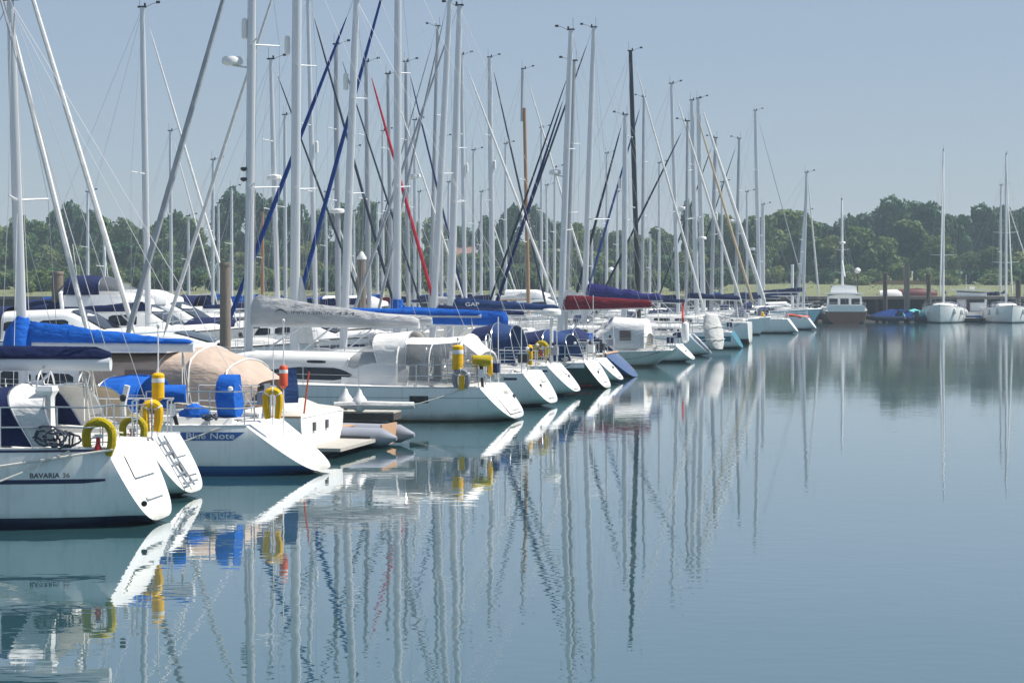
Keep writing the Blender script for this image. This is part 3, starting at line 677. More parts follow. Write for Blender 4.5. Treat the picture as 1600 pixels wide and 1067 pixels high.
def trunk_mesh(seed, h, r):
    g = random.Random(seed); mb = MB(); top = (g.uniform(-.4, .4), g.uniform(-.4, .4), h)
    mb.tube([(0, 0, -.5), (0, 0, .3), (top[0] * .4, top[1] * .4, h * .5), top], [r * 1.5, r, r * .75, r * .35], 7)
    for k in range(6):
        z = h * g.uniform(.35, .8); a = g.uniform(0, 6.28); l = h * g.uniform(.3, .5)
        mb.tube([(top[0] * z / h, top[1] * z / h, z), (math.cos(a) * l * .5, math.sin(a) * l * .5, z + l * .35), (math.cos(a) * l, math.sin(a) * l, z + l * .8)], [r * .45, r * .28, r * .1], 5)
    return mb.mesh('trunk', BARK)
KINDS = {}
for k, (nm, mtl) in enumerate((('dark', LEAF_D), ('mid', LEAF_M), ('light', LEAF_L))):
    KINDS[nm] = [(crown_mesh(40 + 7 * k + j, 4.6 + .6 * j, 10.4, 1.3, 3600, .46, mtl, 17), trunk_mesh(80 + 3 * k + j, 8.5, .32)) for j in range(3)]
SHRUB = [(crown_mesh(140 + j, 4.2, 4.6, .2, 1500, .36, (LEAF_L, LEAF_M, LEAF_M, LEAF_D)[j], 9), trunk_mesh(150 + j, 3.2, .14)) for j in range(4)]
TG = 'trees of the wood on the far bank'; SG = 'bushes along the foot of the wood'
def ground_z(y): return 2.62 + (y - 226) * .0107 if y < 340 else 3.84 + (y - 340) * .0095
TL = {'dark': 'dark green broadleaf tree standing in the wood on the far bank', 'mid': 'mid green broadleaf tree standing in the wood on the far bank', 'light': 'light green broadleaf tree at the edge of the wood on the far bank'}
LAND = ((20, 'the mast of the blue boom cover'), (90, 'the brown pile'), (165, 'the two white furled headsails'), (228, 'the silver mast standing alone'), (300, 'the grey furled headsail'), (352, 'the thick grey pile'), (390, 'the mast of the lettered sail bag'), (430, 'the flat radar dome on a post'), (462, 'the thickest white mast'), (500, 'the crossing dark and blue headsails'), (540, 'the mast of the nearer blue headsail'), (575, 'the pile with the pointed cap'), (622, 'the mast with the royal blue collar'), (665, 'the foot of the red headsail'), (712, 'the cream walled house'), (767, 'the grey mast before the wooden one'), (822, 'the wooden mast'), (880, 'the mast of the dark red boom cover'), (918, 'the mast of the violet navy boom cover'), (955, 'the globe lamp among the masts'), (998, 'the black mast'), (1052, 'the mast before the paired grey masts'), (1092, 'the paired grey masts'), (1150, 'the last dark leaning mast'), (1185, 'the tall clear standing mast'), (1258, 'the pale blue hulled yacht'), (1318, 'the brown hulled motor sailer'), (1345, 'the globe lamp on the jetty'), (1384, 'the blue inflatables'), (1417, 'the tall bare pile'), (1478, 'the single mast of the bow on yacht'), (1530, 'the white wheelhouse boat'), (1575, 'the last two masts'))
def where(px): return min(LAND, key=lambda q: abs(q[0] - px))[1]
def tree(px, top, Y, kind, wpx=None, label=None, group=TG):
    if label is None: label = '%s green tree, %s, behind %s' % (kind, 'tall at the back' if Y > 356 and top < 372 else 'lower in front', where(px))
    p = wpt(px, top, Y); z0 = ground_z(Y) - .2; H = p.z - z0; j = rnd.randrange(3); cr, tk = KINDS[kind][j]
    root = thing('broadleaf_tree', label, 'tree', (p.x, Y, z0), rnd.uniform(0, 6.28), group)
    sz = H / max(v.co.z for v in cr.vertices); sw = (wpx / FPX * Y) / (2 * (4.6 + .6 * j) * .95) if wpx else sz * rnd.uniform(.85, 1.1)
    root.scale = (sw, sw, sz)
    link('trunk', tk, root); link('crown', cr, root)
def shrub(px, top, Y, j=None, wpx=60, label=None):
    p = wpt(px, top, Y); z0 = ground_z(Y) - .2; H = p.z - z0; j = rnd.randrange(4) if j is None else j; cr, tk = SHRUB[j]
    root = thing('bush', label or '%s green bush below the wood behind %s' % (('pale', 'mid', 'mid', 'dark')[j], where(px)), 'bush', (p.x, Y, z0), rnd.uniform(0, 6.28), SG)
    root.scale = ((wpx / FPX * Y) / 8.0,) * 2 + (H / max(v.co.z for v in cr.vertices),); link('trunk', tk, root); link('crown', cr, root)
for px, top in ((1270, 368), (1293, 345), (1322, 330), (1352, 322), (1382, 315), (1440, 316), (1466, 333), (1495, 335), (1525, 325), (1575, 318), (1600, 322), (1640, 330), (1680, 322)):
    tree(px, top + rnd.uniform(-3, 3), rnd.uniform(385, 410), 'dark', rnd.uniform(70, 95))
tree(1412, 301, 392, 'dark', 95, 'tallest dark tree crowning the wood behind the white yacht at the far pontoon')
tree(1552, 314, 392, 'dark', 90, 'high dark tree crown behind the paired masts at the end of the far pontoon')
for px, top, w in ((1225, 326, 110), (1190, 334, 80), (1160, 336, 80), (1258, 345, 70), (1300, 366, 75), (1345, 352, 95), (1385, 368, 75), (1430, 342, 95), (1470, 366, 90), (1515, 392, 70), (1550, 385, 80), (1590, 392, 80), (1635, 380, 90), (1395, 400, 60), (1355, 400, 60), (1445, 392, 60)):
    tree(px, top, rnd.uniform(338, 365), rnd.choice(('mid', 'light', 'mid')), w)
for px, top, w, k in ((0, 342, 80, 'mid'), (40, 338, 80, 'mid'), (160, 338, 70, 'mid'), (200, 336, 80, 'mid'), (240, 338, 70, 'mid'), (275, 324, 60, 'dark'), (305, 334, 60, 'mid'), (402, 296, 70, 'dark'), (432, 302, 60, 'dark'), (468, 312, 60, 'dark'), (500, 320, 60, 'dark'), (538, 312, 60, 'dark'), (604, 322, 60, 'dark'), (640, 332, 60, 'mid'), (680, 342, 60, 'mid'), (722, 346, 60, 'dark'), (762, 332, 50, 'dark'), (838, 320, 55, 'dark'), (862, 336, 50, 'dark'), (892, 350, 60, 'mid'), (930, 350, 70, 'mid'), (965, 356, 60, 'mid'), (1005, 362, 70, 'mid'), (1040, 352, 60, 'mid'), (1108, 336, 60, 'mid'), (1135, 334, 60, 'mid'), (-40, 345, 80, 'mid'), (-90, 340, 80, 'mid')):
    tree(px, top + rnd.uniform(-4, 4), rnd.uniform(360, 400), k, w * 1.15)
tree(84, 322, 380, 'dark', 60); tree(138, 326, 380, 'dark', 55)
tree(112, 310, 385, 'dark', 75, 'dome shaped dark tree rising above the wood behind the two white furled headsails')
tree(360, 289, 385, 'dark', 85, 'tall dark tree beside the thick grey pile, highest of its clump')
tree(570, 303, 385, 'dark', 60, 'tall dark tree behind the blue furled headsails')
tree(800, 315, 380, 'dark', 70, 'tall dark tree behind the wooden mast')
tree(1074, 308, 372, 'dark', 42, 'narrow dark tree standing above the lower wood behind the paired grey masts')
for k in range(62):
    px = -60 + k * 22.5 + rnd.uniform(-8, 8); tree(px, rnd.uniform(372, 398), rnd.uniform(336, 352), rnd.choice(('mid', 'light', 'mid', 'dark')), rnd.uniform(55, 80))
for k in range(46):
    px = -40 + k * 37 + rnd.uniform(-10, 10); shrub(px, rnd.uniform(408, 424), rnd.uniform(326, 336), None, rnd.uniform(45, 75))
for k in range(40):
    px = -20 + k * 29 + rnd.uniform(-9, 9); Y = rnd.uniform(236, 262); p = wpt(px, rnd.uniform(416, 434), Y); z0 = ground_z(Y) - .2; H = max(.9, p.z - z0); j = rnd.randrange(1, 4); cr, tk = SHRUB[j]
    root = thing('bush', '%s green scrub near the waterline behind %s' % (('pale', 'mid', 'mid', 'dark')[j], where(px)), 'bush', (p.x, Y, z0), rnd.uniform(0, 6.28), 'scrub along the far waterline')
    root.scale = (rnd.uniform(.45, .75),) * 2 + (H / max(v.co.z for v in cr.vertices),); link('trunk', tk, root); link('crown', cr, root)
for px, top in ((1340, 426), (1475, 428), (1560, 426)): shrub(px, top, 318, 0, 70, 'low pale bush in the marsh by ' + where(px))
mb = MB(); rg = random.Random(5)
for k in range(900):
    p = wpt(rg.uniform(1396, 1442), 440, 322); h = rg.uniform(.3, .9); i = len(mb.v); z = ground_z(322); x, y = p.x + rg.gauss(0, 2.6), p.y + rg.uniform(-6, 6)
    mb.v += [(x - .07, y, z), (x + .07, y, z), (x + rg.uniform(-.2, .2), y, z + h)]; mb.f.append((i, i + 1, i + 2))
tag(mb.build('reed_undergrowth', mat('russet_reeds', (0.36, 0.25, 0.13), .9, var=.3), smooth=False), kind='stuff')

# ---- houses among the trees
def house(label, px, py_eave, py_ridge, w, Y, wallc, roofc):
    p = wpt(px, py_eave, Y); z0 = ground_z(Y) - .3; ze = p.z; zr = EYE - (py_ridge - HOR) / FPX * Y; d = 7.0
    t = thing('house', label, 'house', (p.x, Y, z0), 0, None); e, r = ze - z0, zr - z0
    MB().box((0, 0, e / 2), (w, d, e)).build('wall', wallc, t)
    f = MB(); f.loft([[(-w / 2 - .4, -d / 2 - .4, e - .15), (-w / 2 - .4, 0, r), (-w / 2 - .4, d / 2 + .4, e - .15)], [(w / 2 + .4, -d / 2 - .4, e - .15), (w / 2 + .4, 0, r), (w / 2 + .4, d / 2 + .4, e - .15)]], True, True, True)
    ro = f.build('roof', roofc, t, smooth=False); MB().box((w * .28, 0, r + .2), (.8, .8, 1.8)).build('chimney', mat('brick', (.25, .11, .07), .9, var=.2), ro)
    for x in (-.32, 0, .32):
        for zz in (.35, .78):
            wnd = MB().box((x * w, -d / 2 - .03, e * zz), (1.2, .08, e * .2)).build('window', WHITEP, t)
            MB().box((x * w, -d / 2 - .08, e * zz), (1.0, .04, e * .17)).build('pane', GLASS, wnd)
house('cream walled house with a red tiled roof among the trees behind the masts', 709, 402, 386, 7, 356, mat('cream_render', (.62, .55, .42), .8, var=.1), mat('red_tiles', (.24, .13, .10), .85, var=.2, vscale=6))
house('white house with a grey slate roof half hidden in the trees behind the wooden mast', 836, 400, 389, 8, 356, mat('white_render', (.68, .67, .64), .8, var=.1), mat('grey_slates', (.22, .22, .24), .8, var=.2, vscale=6))

# ---- jetty under the far bank
t = thing('jetty', 'long dark timber jetty with pale deck edge under the far bank', 'jetty', (0, 203, 0))
X0, X1 = -52, 64
me = MB().box((0, 0, 0), (.95, 2.3, .08)).mesh('deck_board', PLANKM, False)
n = 0; x = 15.0
while x < 58:                                    # boards that face the open water; the rest of the deck is one run behind the boats
    link('deck_board', me, t, (x + .5, 0, 2.50)); x += 1.0
MB().box(((X0 + 15) / 2, 0, 2.50), (15 - X0, 2.3, .08)).build('deck', PLANKM, t); MB().box((61, 0, 2.50), (6, 2.3, .08)).build('deck', PLANKM, t)
MB().box((6, -1.1, 2.34), (X1 - X0, .14, .24)).build('edge_beam', PILEM, t); MB().box((6, .9, 2.34), (X1 - X0, .14, .24)).build('edge_beam', PILED, t)
MB().box((6, 1.0, 1.2), (X1 - X0, .1, 2.0)).build('back_boarding', PILED, t)
me = MB().tube([(0, 0, -1.5), (0, 0, 2.45)], .17, 8).mesh('support_pile', PILED)
x = X0 + 1
while x < X1: link('support_pile', me, t, (x, -.95, 0)); x += 3.0
PG = 'mooring piles of the pontoons'
def pile(px, top, Y, r, label, m=PILEM, cap=False):
    p = wpt(px, top, Y); t = thing('mooring_pile', label, 'pile', (p.x, Y, 0), 0, PG)
    MB().tube([(0, 0, -2), (0, 0, p.z * .5), (0, 0, p.z)], [r, r, r * .96], 14).build('post', m, t)
    MB().lathe([(r * 1.05, -.02), (r * 1.08, .06), (r * (.2 if cap else .98), .35 if cap else .1)], (0, 0, p.z), 14).build('pile_cap', WHITEP if cap else m, t)
pile(352, 415, 68, .185, 'thick grey mooring pile beside the mast that carries the lettered grey sail bag')
pile(565, 405, 92, .21, 'grey mooring pile with a pointed cap amid the red furled sail cluster', cap=True)
pile(90, 428, 84, .24, 'brown mooring pile behind the long royal blue boom cover')
pile(1417, 412, 199, .28, 'tall bare pile in front of the dark red boat by the jetty')
pile(1383, 428, 200, .22, 'dark pile beside the covered blue inflatables', PILED); pile(1451, 430, 200, .22, 'slim pile just beside the white yacht seen bow on', PILED)
pile(1243, 437, 196, .22, 'dark pile at the end of the yacht row near the orange dinghy', PILED); pile(1591, 440, 199, .26, 'pile at the photo edge behind the last white yacht', PILED)
pile(1000, 420, 178, .3, 'dark pile behind the black mast', PILED); pile(1110, 425, 180, .28, 'dark pile among the paired grey masts', PILED)
pile(1238, 415, 190, .14, 'pale slender pole beside the dark pile near the orange dinghy', ALUW)
def lamp(px, top, Y, label):
    p = wpt(px, top, Y); t = thing('lamp_post', label, 'lamp post', (p.x, Y, 2.4 if Y > 200 else .5), 0, 'globe lamp posts')
    h = p.z - t.location.z; MB().tube([(0, 0, -.2), (0, 0, h - .3)], .07, 8).build('post', PILED, t); MB().lathe([(.05, -.3), (.24, -.2), (.33, 0), (.24, .2), (.05, .3)], (0, 0, h), 14).build('globe', WHITEP, t)
lamp(1340, 423, 203.4, 'white globe lamp post on the jetty beside the wooden hulled motor sailer'); lamp(955, 422, 203.3, 'white globe lamp post behind the violet navy boom cover')
# floating pontoons
def pontoon(label, a, b, w, z=.55, name='pontoon', planks=True):
    a, b = Vector((*a, 0)), Vector((*b, 0)); d = b - a; L = d.length; rz = math.atan2(d.y, d.x)
    t = thing(name, label, 'pontoon', (a.x, a.y, 0), rz, 'floating pontoons')
    MB().box((L / 2, 0, z - .15), (L, w - .06, .16)).build('frame', PILED, t)
    if planks:
        me = MB().box((0, 0, 0), (.22, w, .035)).mesh('plank', PLANKM, False); n = int(L / .24)
        for i in range(min(n, 290)): link('plank', me, t, (.12 + i * .24, 0, z - .05))
        if n > 290: tag(MB().box((290 * .24 + (L - 290 * .24) / 2, 0, z - .05), (L - 290 * .24, w, .035)).build('planking', PLANKM, t), kind='stuff')
    else: MB().box((L / 2, 0, z - .05), (L, w, .035)).build('planking', PLANKM, t)
    me = MB().box((0, 0, 0), (1.4, w - .2, .5)).mesh('float', BLACK, False)
    x = 1.0
    while x < L: link('float', me, t, (x, 0, .12)); x += 3.2
    return t
rowX = lambda Y: -12.8 + .225 * Y
pontoon('long main pontoon walkway running between the two rows of yachts', (rowX(20) - 14.5, 20 + 3), (rowX(190) - 13.5, 190), 2.2, planks=False)
for Y, lb in ((49.0, 'finger pontoon with pale edge beside the grey inflatable dinghy'), (77.5, 'finger pontoon behind the blue sterned yacht'), (101, 'finger pontoon beside the yacht with the covered dinghy'), (124, 'finger pontoon beside the teal sterned yacht')):
    X = (wpt(620, 640, 49.0).x if Y == 49.0 else rowX(Y) - 3.0)
    pontoon(lb, (X, Y), (X - 10 * math.cos(HD), Y + 10 * math.sin(HD)), .9, z=.66 if Y == 49.0 else .5, planks=Y < 80)
p = wpt(1378, 495, 200); q = wpt(1640, 495, 200); pontoon('low pontoon along the far shore where the blue inflatables lie', (p.x, 201), (q.x, 201), 1.8, z=.45, planks=False)
# ------------------------------------------------------------------ front row, nearest first
# yacht with navy boom cover, at the photo's near corner
b = front('nearest white yacht with a navy stripe and small grey lettering along its hull', 165, 700, 31.7, L=11.6, B=3.7, s0=.55, hd=7, rake=.58, zb0=.05, sag=.02, full=.2)
A = b
b.make_hull(GEL, GEL); b.boot(BNAVY, .17); b.rail(ALU, .02, .0, 'rub_rail'); b.band('sheer_stripe', STRIPEN, b.at(160, 1.3), 11.2, lambda x: b.zs(x / b.L) - .05, lambda x: b.zs(x / b.L) - .015, .006)
xa, xf = b.at(140, 1.5), b.at(-10, 1.5)
b.band('cove_stripe', STRIPEN, b.at(142, 1.7), 7.5, lambda x: b.fs - .52 + (.03 if x < b.at(128, 1.7) else 0) , lambda x: b.fs - .455)
b.text('hull_lettering', 'BAVARIA', INKG, b.at(33, 1.7), b.fs - .43, .105, bold=.002, width=.42); b.text('hull_number', '36', INKG, b.at(80, 1.7), b.fs - .43, .1, width=.1)
MB().tube([b.side(b.at(207, 1.4), .36, -.02), b.side(b.at(207, 1.4), .36, .015)], .045, 10).build('exhaust_outlet', BLACK, b.root)
b.house('coachroof', DECK, 3.6, 9.6, 1.25, .8, .42); b.coaming(.5, 3.6, .30); b.wheel(1.3); b.pushpit(); b.lifelines(); b.pulpit()
h, sd_, _ = b.house('cabin_top', DECK, 3.7, 7.6, 1.05, .85, .55); b.windows(h, sd_, GLASS, ((.1, .45), (.5, .85)))
hood2(b, 'sprayhood', ((-60, -40), (52, 14), (88, 76)), 1.25, (b.fs + .1, b.fs + .02, b.fs + .06), (b.zat(606, 2.6), b.zat(597, 2.6), b.zat(600, 2.2)), (NAVY, WHITEC))
MB().box((2.4, b.hb(.2) * .66, b.fs + .36), (1.5, .26, .05)).build('cockpit_seat', TEAKP, b.root)
MB().loft([[(.95 + dx * k, b.hb(.08) * .7 + dy * k, b.fs + z) for dx, dy in ((-.1, -.1), (.1, -.1), (.1, .1), (-.1, .1))] for z, k in ((0, 1.3), (.3, 1), (.75, .9), (.85, 1.4), (.92, 1.2))], True, True, True).build('helm_pedestal', GEL, b.root)
b.mast(7.0, None, -70, -250, .11, spreaders=(.4, .7)); b.boom(7.0 - b.at(137), 2.42, 2.42, ALUW, NAVY, .33, .27, r=.12, lumps=.03, bz=.06)
b.forestay(SAILW, b.L - .2)
# transom steps and swim ladder
def transom_panel(b, k0, k1, z0, z1, m=GEL2, name='transom_step', dz=.03):
    mb = MB(); r = []
    for z in (z0, z1):
        f = (b.fs - z) / (b.fs - b.zb0); x = b.shift(0, f) - .045
        r.append([(x - .01, b.hb(0) * k0, z), (x - .035, b.hb(0) * (k0 + .03 * (k1 - k0)), z), (x - .035, b.hb(0) * (k1 - .03 * (k1 - k0)), z), (x - .01, b.hb(0) * k1, z)])
    return mb.loft(r, False).build(name, m, b.root, fix=True)
transom_panel(b, -.42, .42, b.fs * .32, b.fs * .37, DECKG); transom_panel(b, -.5, .5, b.fs * .60, b.fs * .9, DECK, 'transom_door')
horseshoe('faded yellow horseshoe lifebuoy with a red rescue light on the nearest yacht', b.W(b.at(155, 1.0), 1.0, b.zat(708, b.at(155, 1.0), 1.0)), b.rz + math.pi, OLIVE, True, h=.54, w=.54, r=.068)
mb = MB(); rg = random.Random(4)
for k in range(7):
    pts = []; cx, cz = rg.uniform(-.25, .25), rg.uniform(.08, .2)
    for i in range(15): a = i / 14 * 6.283; pts.append((cx + .17 * math.cos(a) + rg.uniform(-.03, .03), .04 * k - .1 + rg.uniform(-.03, .03), cz + .11 * math.sin(a) + rg.uniform(-.02, .02)))
    mb.tube(pts, .017, 5)
o = mb.build('rope_coil', ROPED); o.location = b.W(b.at(84, 1.2), 1.25, b.fs + .05); o.rotation_euler = (0, 0, b.rz); tag(o, 'tangle of dark rope coiled on the side deck beside the faded yellow lifebuoy', 'rope')
mb = MB(); p0 = Vector(b.side(b.at(158, 1.6), b.fs - .02, .02)); mb.tube([p0, p0.lerp(Vector((9, 4.2, .35)), .3) + Vector((0, 0, -.14)), p0.lerp(Vector((9, 4.2, .35)), .65) + Vector((0, 0, -.14)), (9, 4.2, .35)], .02, 5)
o = mb.build('mooring_line', ROPE); o.location = (b.X, b.Y, 0); o.rotation_euler = (0, 0, b.rz); tag(o, 'white mooring line slung low along the hull of the nearest yacht', 'rope')

# second yacht: scooped transom with a ladder, beige hood
b = front('white yacht with steel ladder on its scooped stern and beige hood', 226, 690, 35.6, L=10.8, B=3.6, s0=.52, hd=9, rake=.60, zb0=.07)
Bb = b
b.make_hull(GEL, GEL); b.boot(BBLACK, .08); b.rail(ALU); b.coaming(.5, 3.3, .28); b.house('coachroof', DECK, 3.4, 8.8, 1.2, .75, .45); b.wheel(1.4); b.pushpit(); b.lifelines(); b.pulpit()
hood2(b, 'sprayhood', ((40, 70), (84, 76), (148, 118)), 1.2, (b.fs + .1, b.fs + .28, b.fs + .02), (b.zat(601, 3), b.zat(599, 3), b.zat(602, 3)), (BEIGE, BEIGE))
mb = MB(); f = lambda z: b.shift(0, (b.fs - z) / (b.fs - b.zb0)) - .09
for y in (.15, .47): mb.tube([(f(b.fs) + .02, y, b.fs + .05), (f(b.fs * .6), y, b.fs * .6), (f(.2) - .02, y, .2)], .02, 6)
for k in range(5): z = lerp(.25, b.fs - .05, k / 4); mb.tube([(f(z) - .01, .15, z), (f(z) - .01, .47, z)], .02, 6)
mb.build('boarding_ladder', STEEL, b.root)
transom_panel(b, -.55, .15, b.fs * .36, b.fs * .60, DECKG); transom_panel(b, -.45, .45, b.fs * .27, b.fs * .31, DECKG); transom_panel(b, -.55, .15, b.fs * .68, b.fs * .92, DECK, 'transom_locker')
b.mast(6.3, None, -60, -220, .10, spreaders=(.45, .72)); b.boom(6.3 - b.at(150), 2.35, 2.3, ALU)
MB().tube([(.35, .95, b.fs), (.38, .95, b.fs + .6), (.3, .95, b.fs + .95)], .055, 8).build('outboard_post', WHITEP, b.root)
horseshoe('faded yellow horseshoe lifebuoy with a bright red light, behind the nearest one', b.W(b.at(210, 1.2), 1.25, b.fs + .02), b.rz + math.pi, OLIVE, True, h=.46, w=.50)
horseshoe('bright yellow horseshoe lifebuoy at the foot of the yellow dan buoy', b.W(b.at(237, .6), .6, b.fs + .18), b.rz + math.pi + .35, YEL, False, h=.52, w=.40, r=.078)
danbuoy('yellow dan buoy with a fat float and thin pole above the bright yellow lifebuoy', b.W(b.at(247, .3), .3, b.fs + .05), b.rz, YEL, top=1.85, fl0=.62, fl1=1.08, fr=.11)

# third: raked stern with its name on a blue panel
b = front('white yacht with a white lettered blue panel and very raked stern', 385, 666, 40.2, L=9.9, B=3.3, s0=.66, hd=12, rake=1.22, zb0=.05, sag=.03, full=.22)
Cb = b
b.make_hull(GEL, GEL); b.boot(BBLUE, .19); b.rail(ALU, .02)
b.band('name_panel', STRIPEB, b.at(383, 1.1) , b.at(277, 1.4), lambda x: b.fs - .27 + max(0, .16 * (1 - (x - b.at(383, 1.1)) / .22)), lambda x: b.fs - .11, sides=(1, -1), n=40)
b.text('boat_name', 'Blue Note', INKW, b.at(289, 1.4), b.fs - .235, .165, bold=.0, off=.011, width=.90)
b.coaming(.35, 3.0, .22); b.house('coachroof', DECK, 3.0, 7.8, 1.1, .6, .4); h, sd_, _ = b.house('cabin_top', DECK, 3.1, 6.4, .85, .6, .5); b.windows(h, sd_, GLASS, ((.1, .4), (.5, .8)))
b.pushpit(h=.66, length=1.9); b.lifelines(1.9); b.pulpit()
b.mast(b.at(38), None, 16, 0, .105, spreaders=(.5,)); b.mz1 = b.mz1; b.boom(b.P(2.5)[0] - b.at(303), 2.44, 2.42, ALUW, ROYAL, .50, .14, r=.12, w=.17, lumps=.22, bz=.04)
MB().tube([(b.m + .12, 0, 2.35), (b.m + .10, 0, 2.7), (b.m + .02, 0, 3.0)], [.34, .28, .12], 10).build('mast_collar_cover', ROYAL, b.mastob)
b.sprayhood(3.9, b.at(240), .95, .85, ROYAL, ROYAL, z=b.fs + .08, win=NAVY2)
# wheel under its blue cover, folded cockpit covers
x = b.at(358); rr = []
for dx, w in ((.0, .30), (.26, .36), (.38, .30)):
    rr.append([(x - .2 + dx + .02 * math.sin(3 * a), w * math.cos(a) * (1 - .15 * (math.sin(a) > 0)), b.fs + .47 + .42 * math.sin(a) * (1.12 if math.sin(a) > 0 else 1)) for a in [2 * math.pi * i / 16 for i in range(16)]])
MB().loft(rr, True, True, True).build('wheel_cover', ROYAL, b.root, fix=True)
MB().tube([(x, 0, b.fs), (x, 0, b.fs + .5)], .08, 8).build('wheel_pedestal', WHITEP, b.root)
rg = random.Random(9)
rr = []
for i in range(9):
    u = i / 8; w = .16 * math.sin(math.pi * min(.95, max(.05, u))) + .03
    rr.append([(b.at(328) + .62 * u - .3, .8 + w * math.cos(a) * rg.uniform(.8, 1.2), b.fs + .2 + w * math.sin(a) * rg.uniform(.9, 1.5)) for a in [2 * math.pi * k / 9 for k in range(9)]])
MB().loft(rr, True, True, True).build('folded_cover', ROYAL, b.root, fix=True)
outboard('outboard motor in a royal blue cover above the blue name panel', b.W(b.at(266, 1.35), 1.35, b.fs + .62), b.rz + .4, ROYAL, r=.20, length=.85, lean=-.2)
MB().box((b.at(266, 1.35), 1.3, b.fs + .25), (.05, .03, .6)).build('motor_bracket', STEEL, b.root)
horseshoe('yellow horseshoe lifebuoy on the rail over the raked stern with the lettered blue panel', b.W(b.at(426, .8), .8, b.fs + .16), b.rz + math.pi + .3, YEL, False, h=.58, w=.40, r=.07)
danbuoy('dan buoy with an orange float and grey pole on the raked stern', b.W(b.at(443, .25), .25, b.fs - .25), b.rz, ORANGE, top=2.2, fl0=.95, fl1=1.38, fr=.085)
mb = MB()
for k in range(4): mb.tube([(.12, -.2 - .1 * k, b.fs - .2), (.08, -.2 - .1 * k, b.fs + .75)], .022, 6)
for k in range(5): mb.tube([(.11, -.5, b.fs + .1 + .15 * k), (.11, -.2, b.fs + .1 + .15 * k)], .018, 6)
mb.build('folded_ladder', STEEL, b.root)
b.forestay(SAILW, b.L - .2)

# motor cruiser with the tan tent and boxy stern
D = front('motor cruiser with tan cockpit tent and boxy white stern with two vents', 470, 652, 44.6, L=10.2, B=3.3, s0=.94, hd=12, rake=.0, zb0=-.15, fbx=1.3, sag=.0, full=.22, name='motor_cruiser', cat='motor cruiser', group=CG)
b = D
b.make_hull(GEL, GEL); b.boot(BNAVY, .1); b.rail(TEAK, .025, .0, 'rub_rail')
MB().box((-.42, 0, .18), (.84, 2.9, .07)).build('swim_platform', PLANKM, b.root)
mb = MB()
for y in (-.9, .9): mb.tube([(-.1, y, -.1), (-.7, y, .14)], .03, 6)
mb.build('platform_strut', STEEL, b.root)
for y in (-.15, .75): MB().box((-.05, y, .62), (.04, .13, .18)).build('vent', INKG, b.root)
MB().loft([[(-.02, -1.45, b.fs - .02), (-.02, 1.45, b.fs - .02), (.9, 1.4, b.fs), (.9, -1.4, b.fs)], [(.04, -1.38, b.fs + .06), (.04, 1.38, b.fs + .06), (.9, 1.3, b.fs + .14), (.9, -1.3, b.fs + .14)], [(.5, -1.25, b.fs + .12), (.5, 1.25, b.fs + .12), (.85, 1.2, b.fs + .26), (.85, -1.2, b.fs + .26)]], True, True, True).build('stern_seat', GEL2, b.root, fix=True)
xt0 = b.at(438, -.7); xt1 = b.at(392, -.2); xt2 = b.at(332); xt3 = b.at(165); xt4 = b.at(60); xh0 = b.at(300); xh1 = b.at(128)
ztop = b.zat(541, xt2); zed = b.zat(600, xt0)
def tent(x, w, z0, z1):
    h = z1 - z0; half = [(w, z0), (w * 1.0, z0 + h * .34), (w * .975, z0 + h * .66), (w * .9, z0 + h * .80), (w * .66, z0 + h * .90), (w * .33, z0 + h * .965), (0, z1)]
    return [(x, y, z) for y, z in half] + [(x, -y, z) for y, z in reversed(half[:-1])]
zb_ = b.fs + .12
tentob = MB().loft([tent(xt0 - .05, 1.0, zb_ + .35, zed + .1), tent(xt0 + .25, 1.25, zb_, zed + .34), tent(xt1, 1.38, zb_, ztop - .28), tent(xt2, 1.45, zb_, ztop), tent(lerp(xt2, xt3, .5), 1.45, zb_, ztop - .07), tent(xt3, 1.45, zb_, ztop - .06)], False).build('cockpit_tent', TANC, b.root)
for k0, k1 in ((.04, .25), (.31, .58)):
    mb = MB(); r = []
    for u in (k0, k1): x = lerp(xt2, xt3, u); hh = ztop - zb_; r.append([(x, 1.475, zb_ + hh * .08), (x, 1.475, zb_ + hh * .34), (x, 1.445, zb_ + hh * .64)])
    mb.loft(r, False).build('tent_window', PLAS if k0 < .3 else PLASD, tentob)
for x, zz in ((xt1, ztop - .28), (xt2, ztop), (b.at(284), ztop - .06)): MB().tube(tent(x, 1.47, zb_, zz + .015), .02, 5).build('tent_hoop', WHITEP, tentob)
h, sd_, _ = b.house('cabin', GEL, xt3, xt4 + 1.4, 1.42, 1.15, ztop - b.fs - .3, prof=lambda k: 1 - .75 * sstep(.72, 1, k)); b.windows(h, sd_, GLASS, ((.06, .36), (.40, .66)), .35, .85)
MB().loft([[(x, y, z) for x, y, z in ((xh0, sgy * 1.5, ztop - .1) for sgy in (-1, 1))] + [(xh1, 1.45, ztop - .12), (xh1, -1.45, ztop - .12)], [(xh0, -1.5, ztop + .04), (xh0, 1.5, ztop + .04), (xh1, 1.45, ztop + .02), (xh1, -1.45, ztop + .02)]], True, True, True).build('hardtop', GEL, b.root, fix=True)
me = MB().box((0, 0, 0), (.34, .02, .03)).mesh('roof_slot', VARN, False)
for k in range(5): link('roof_slot', me, b.root, (lerp(xh0 + .4, xh1 - .4, k / 4), 1.495 - .012 * k, ztop - .045))
b.pulpit(); b.lifelines(3.2)
tag(o := MB().tube([(0, 0, 0), (0, 0, .95)], [.02, .02], 6).build('ensign_staff', ORANGE), 'orange flag staff leaning at the corner of the boxy white stern', 'staff'); o.location = b.W(.05, 1.2, b.fs); o.rotation_euler = (0, .12, 0)
rg = random.Random(2); rr = []
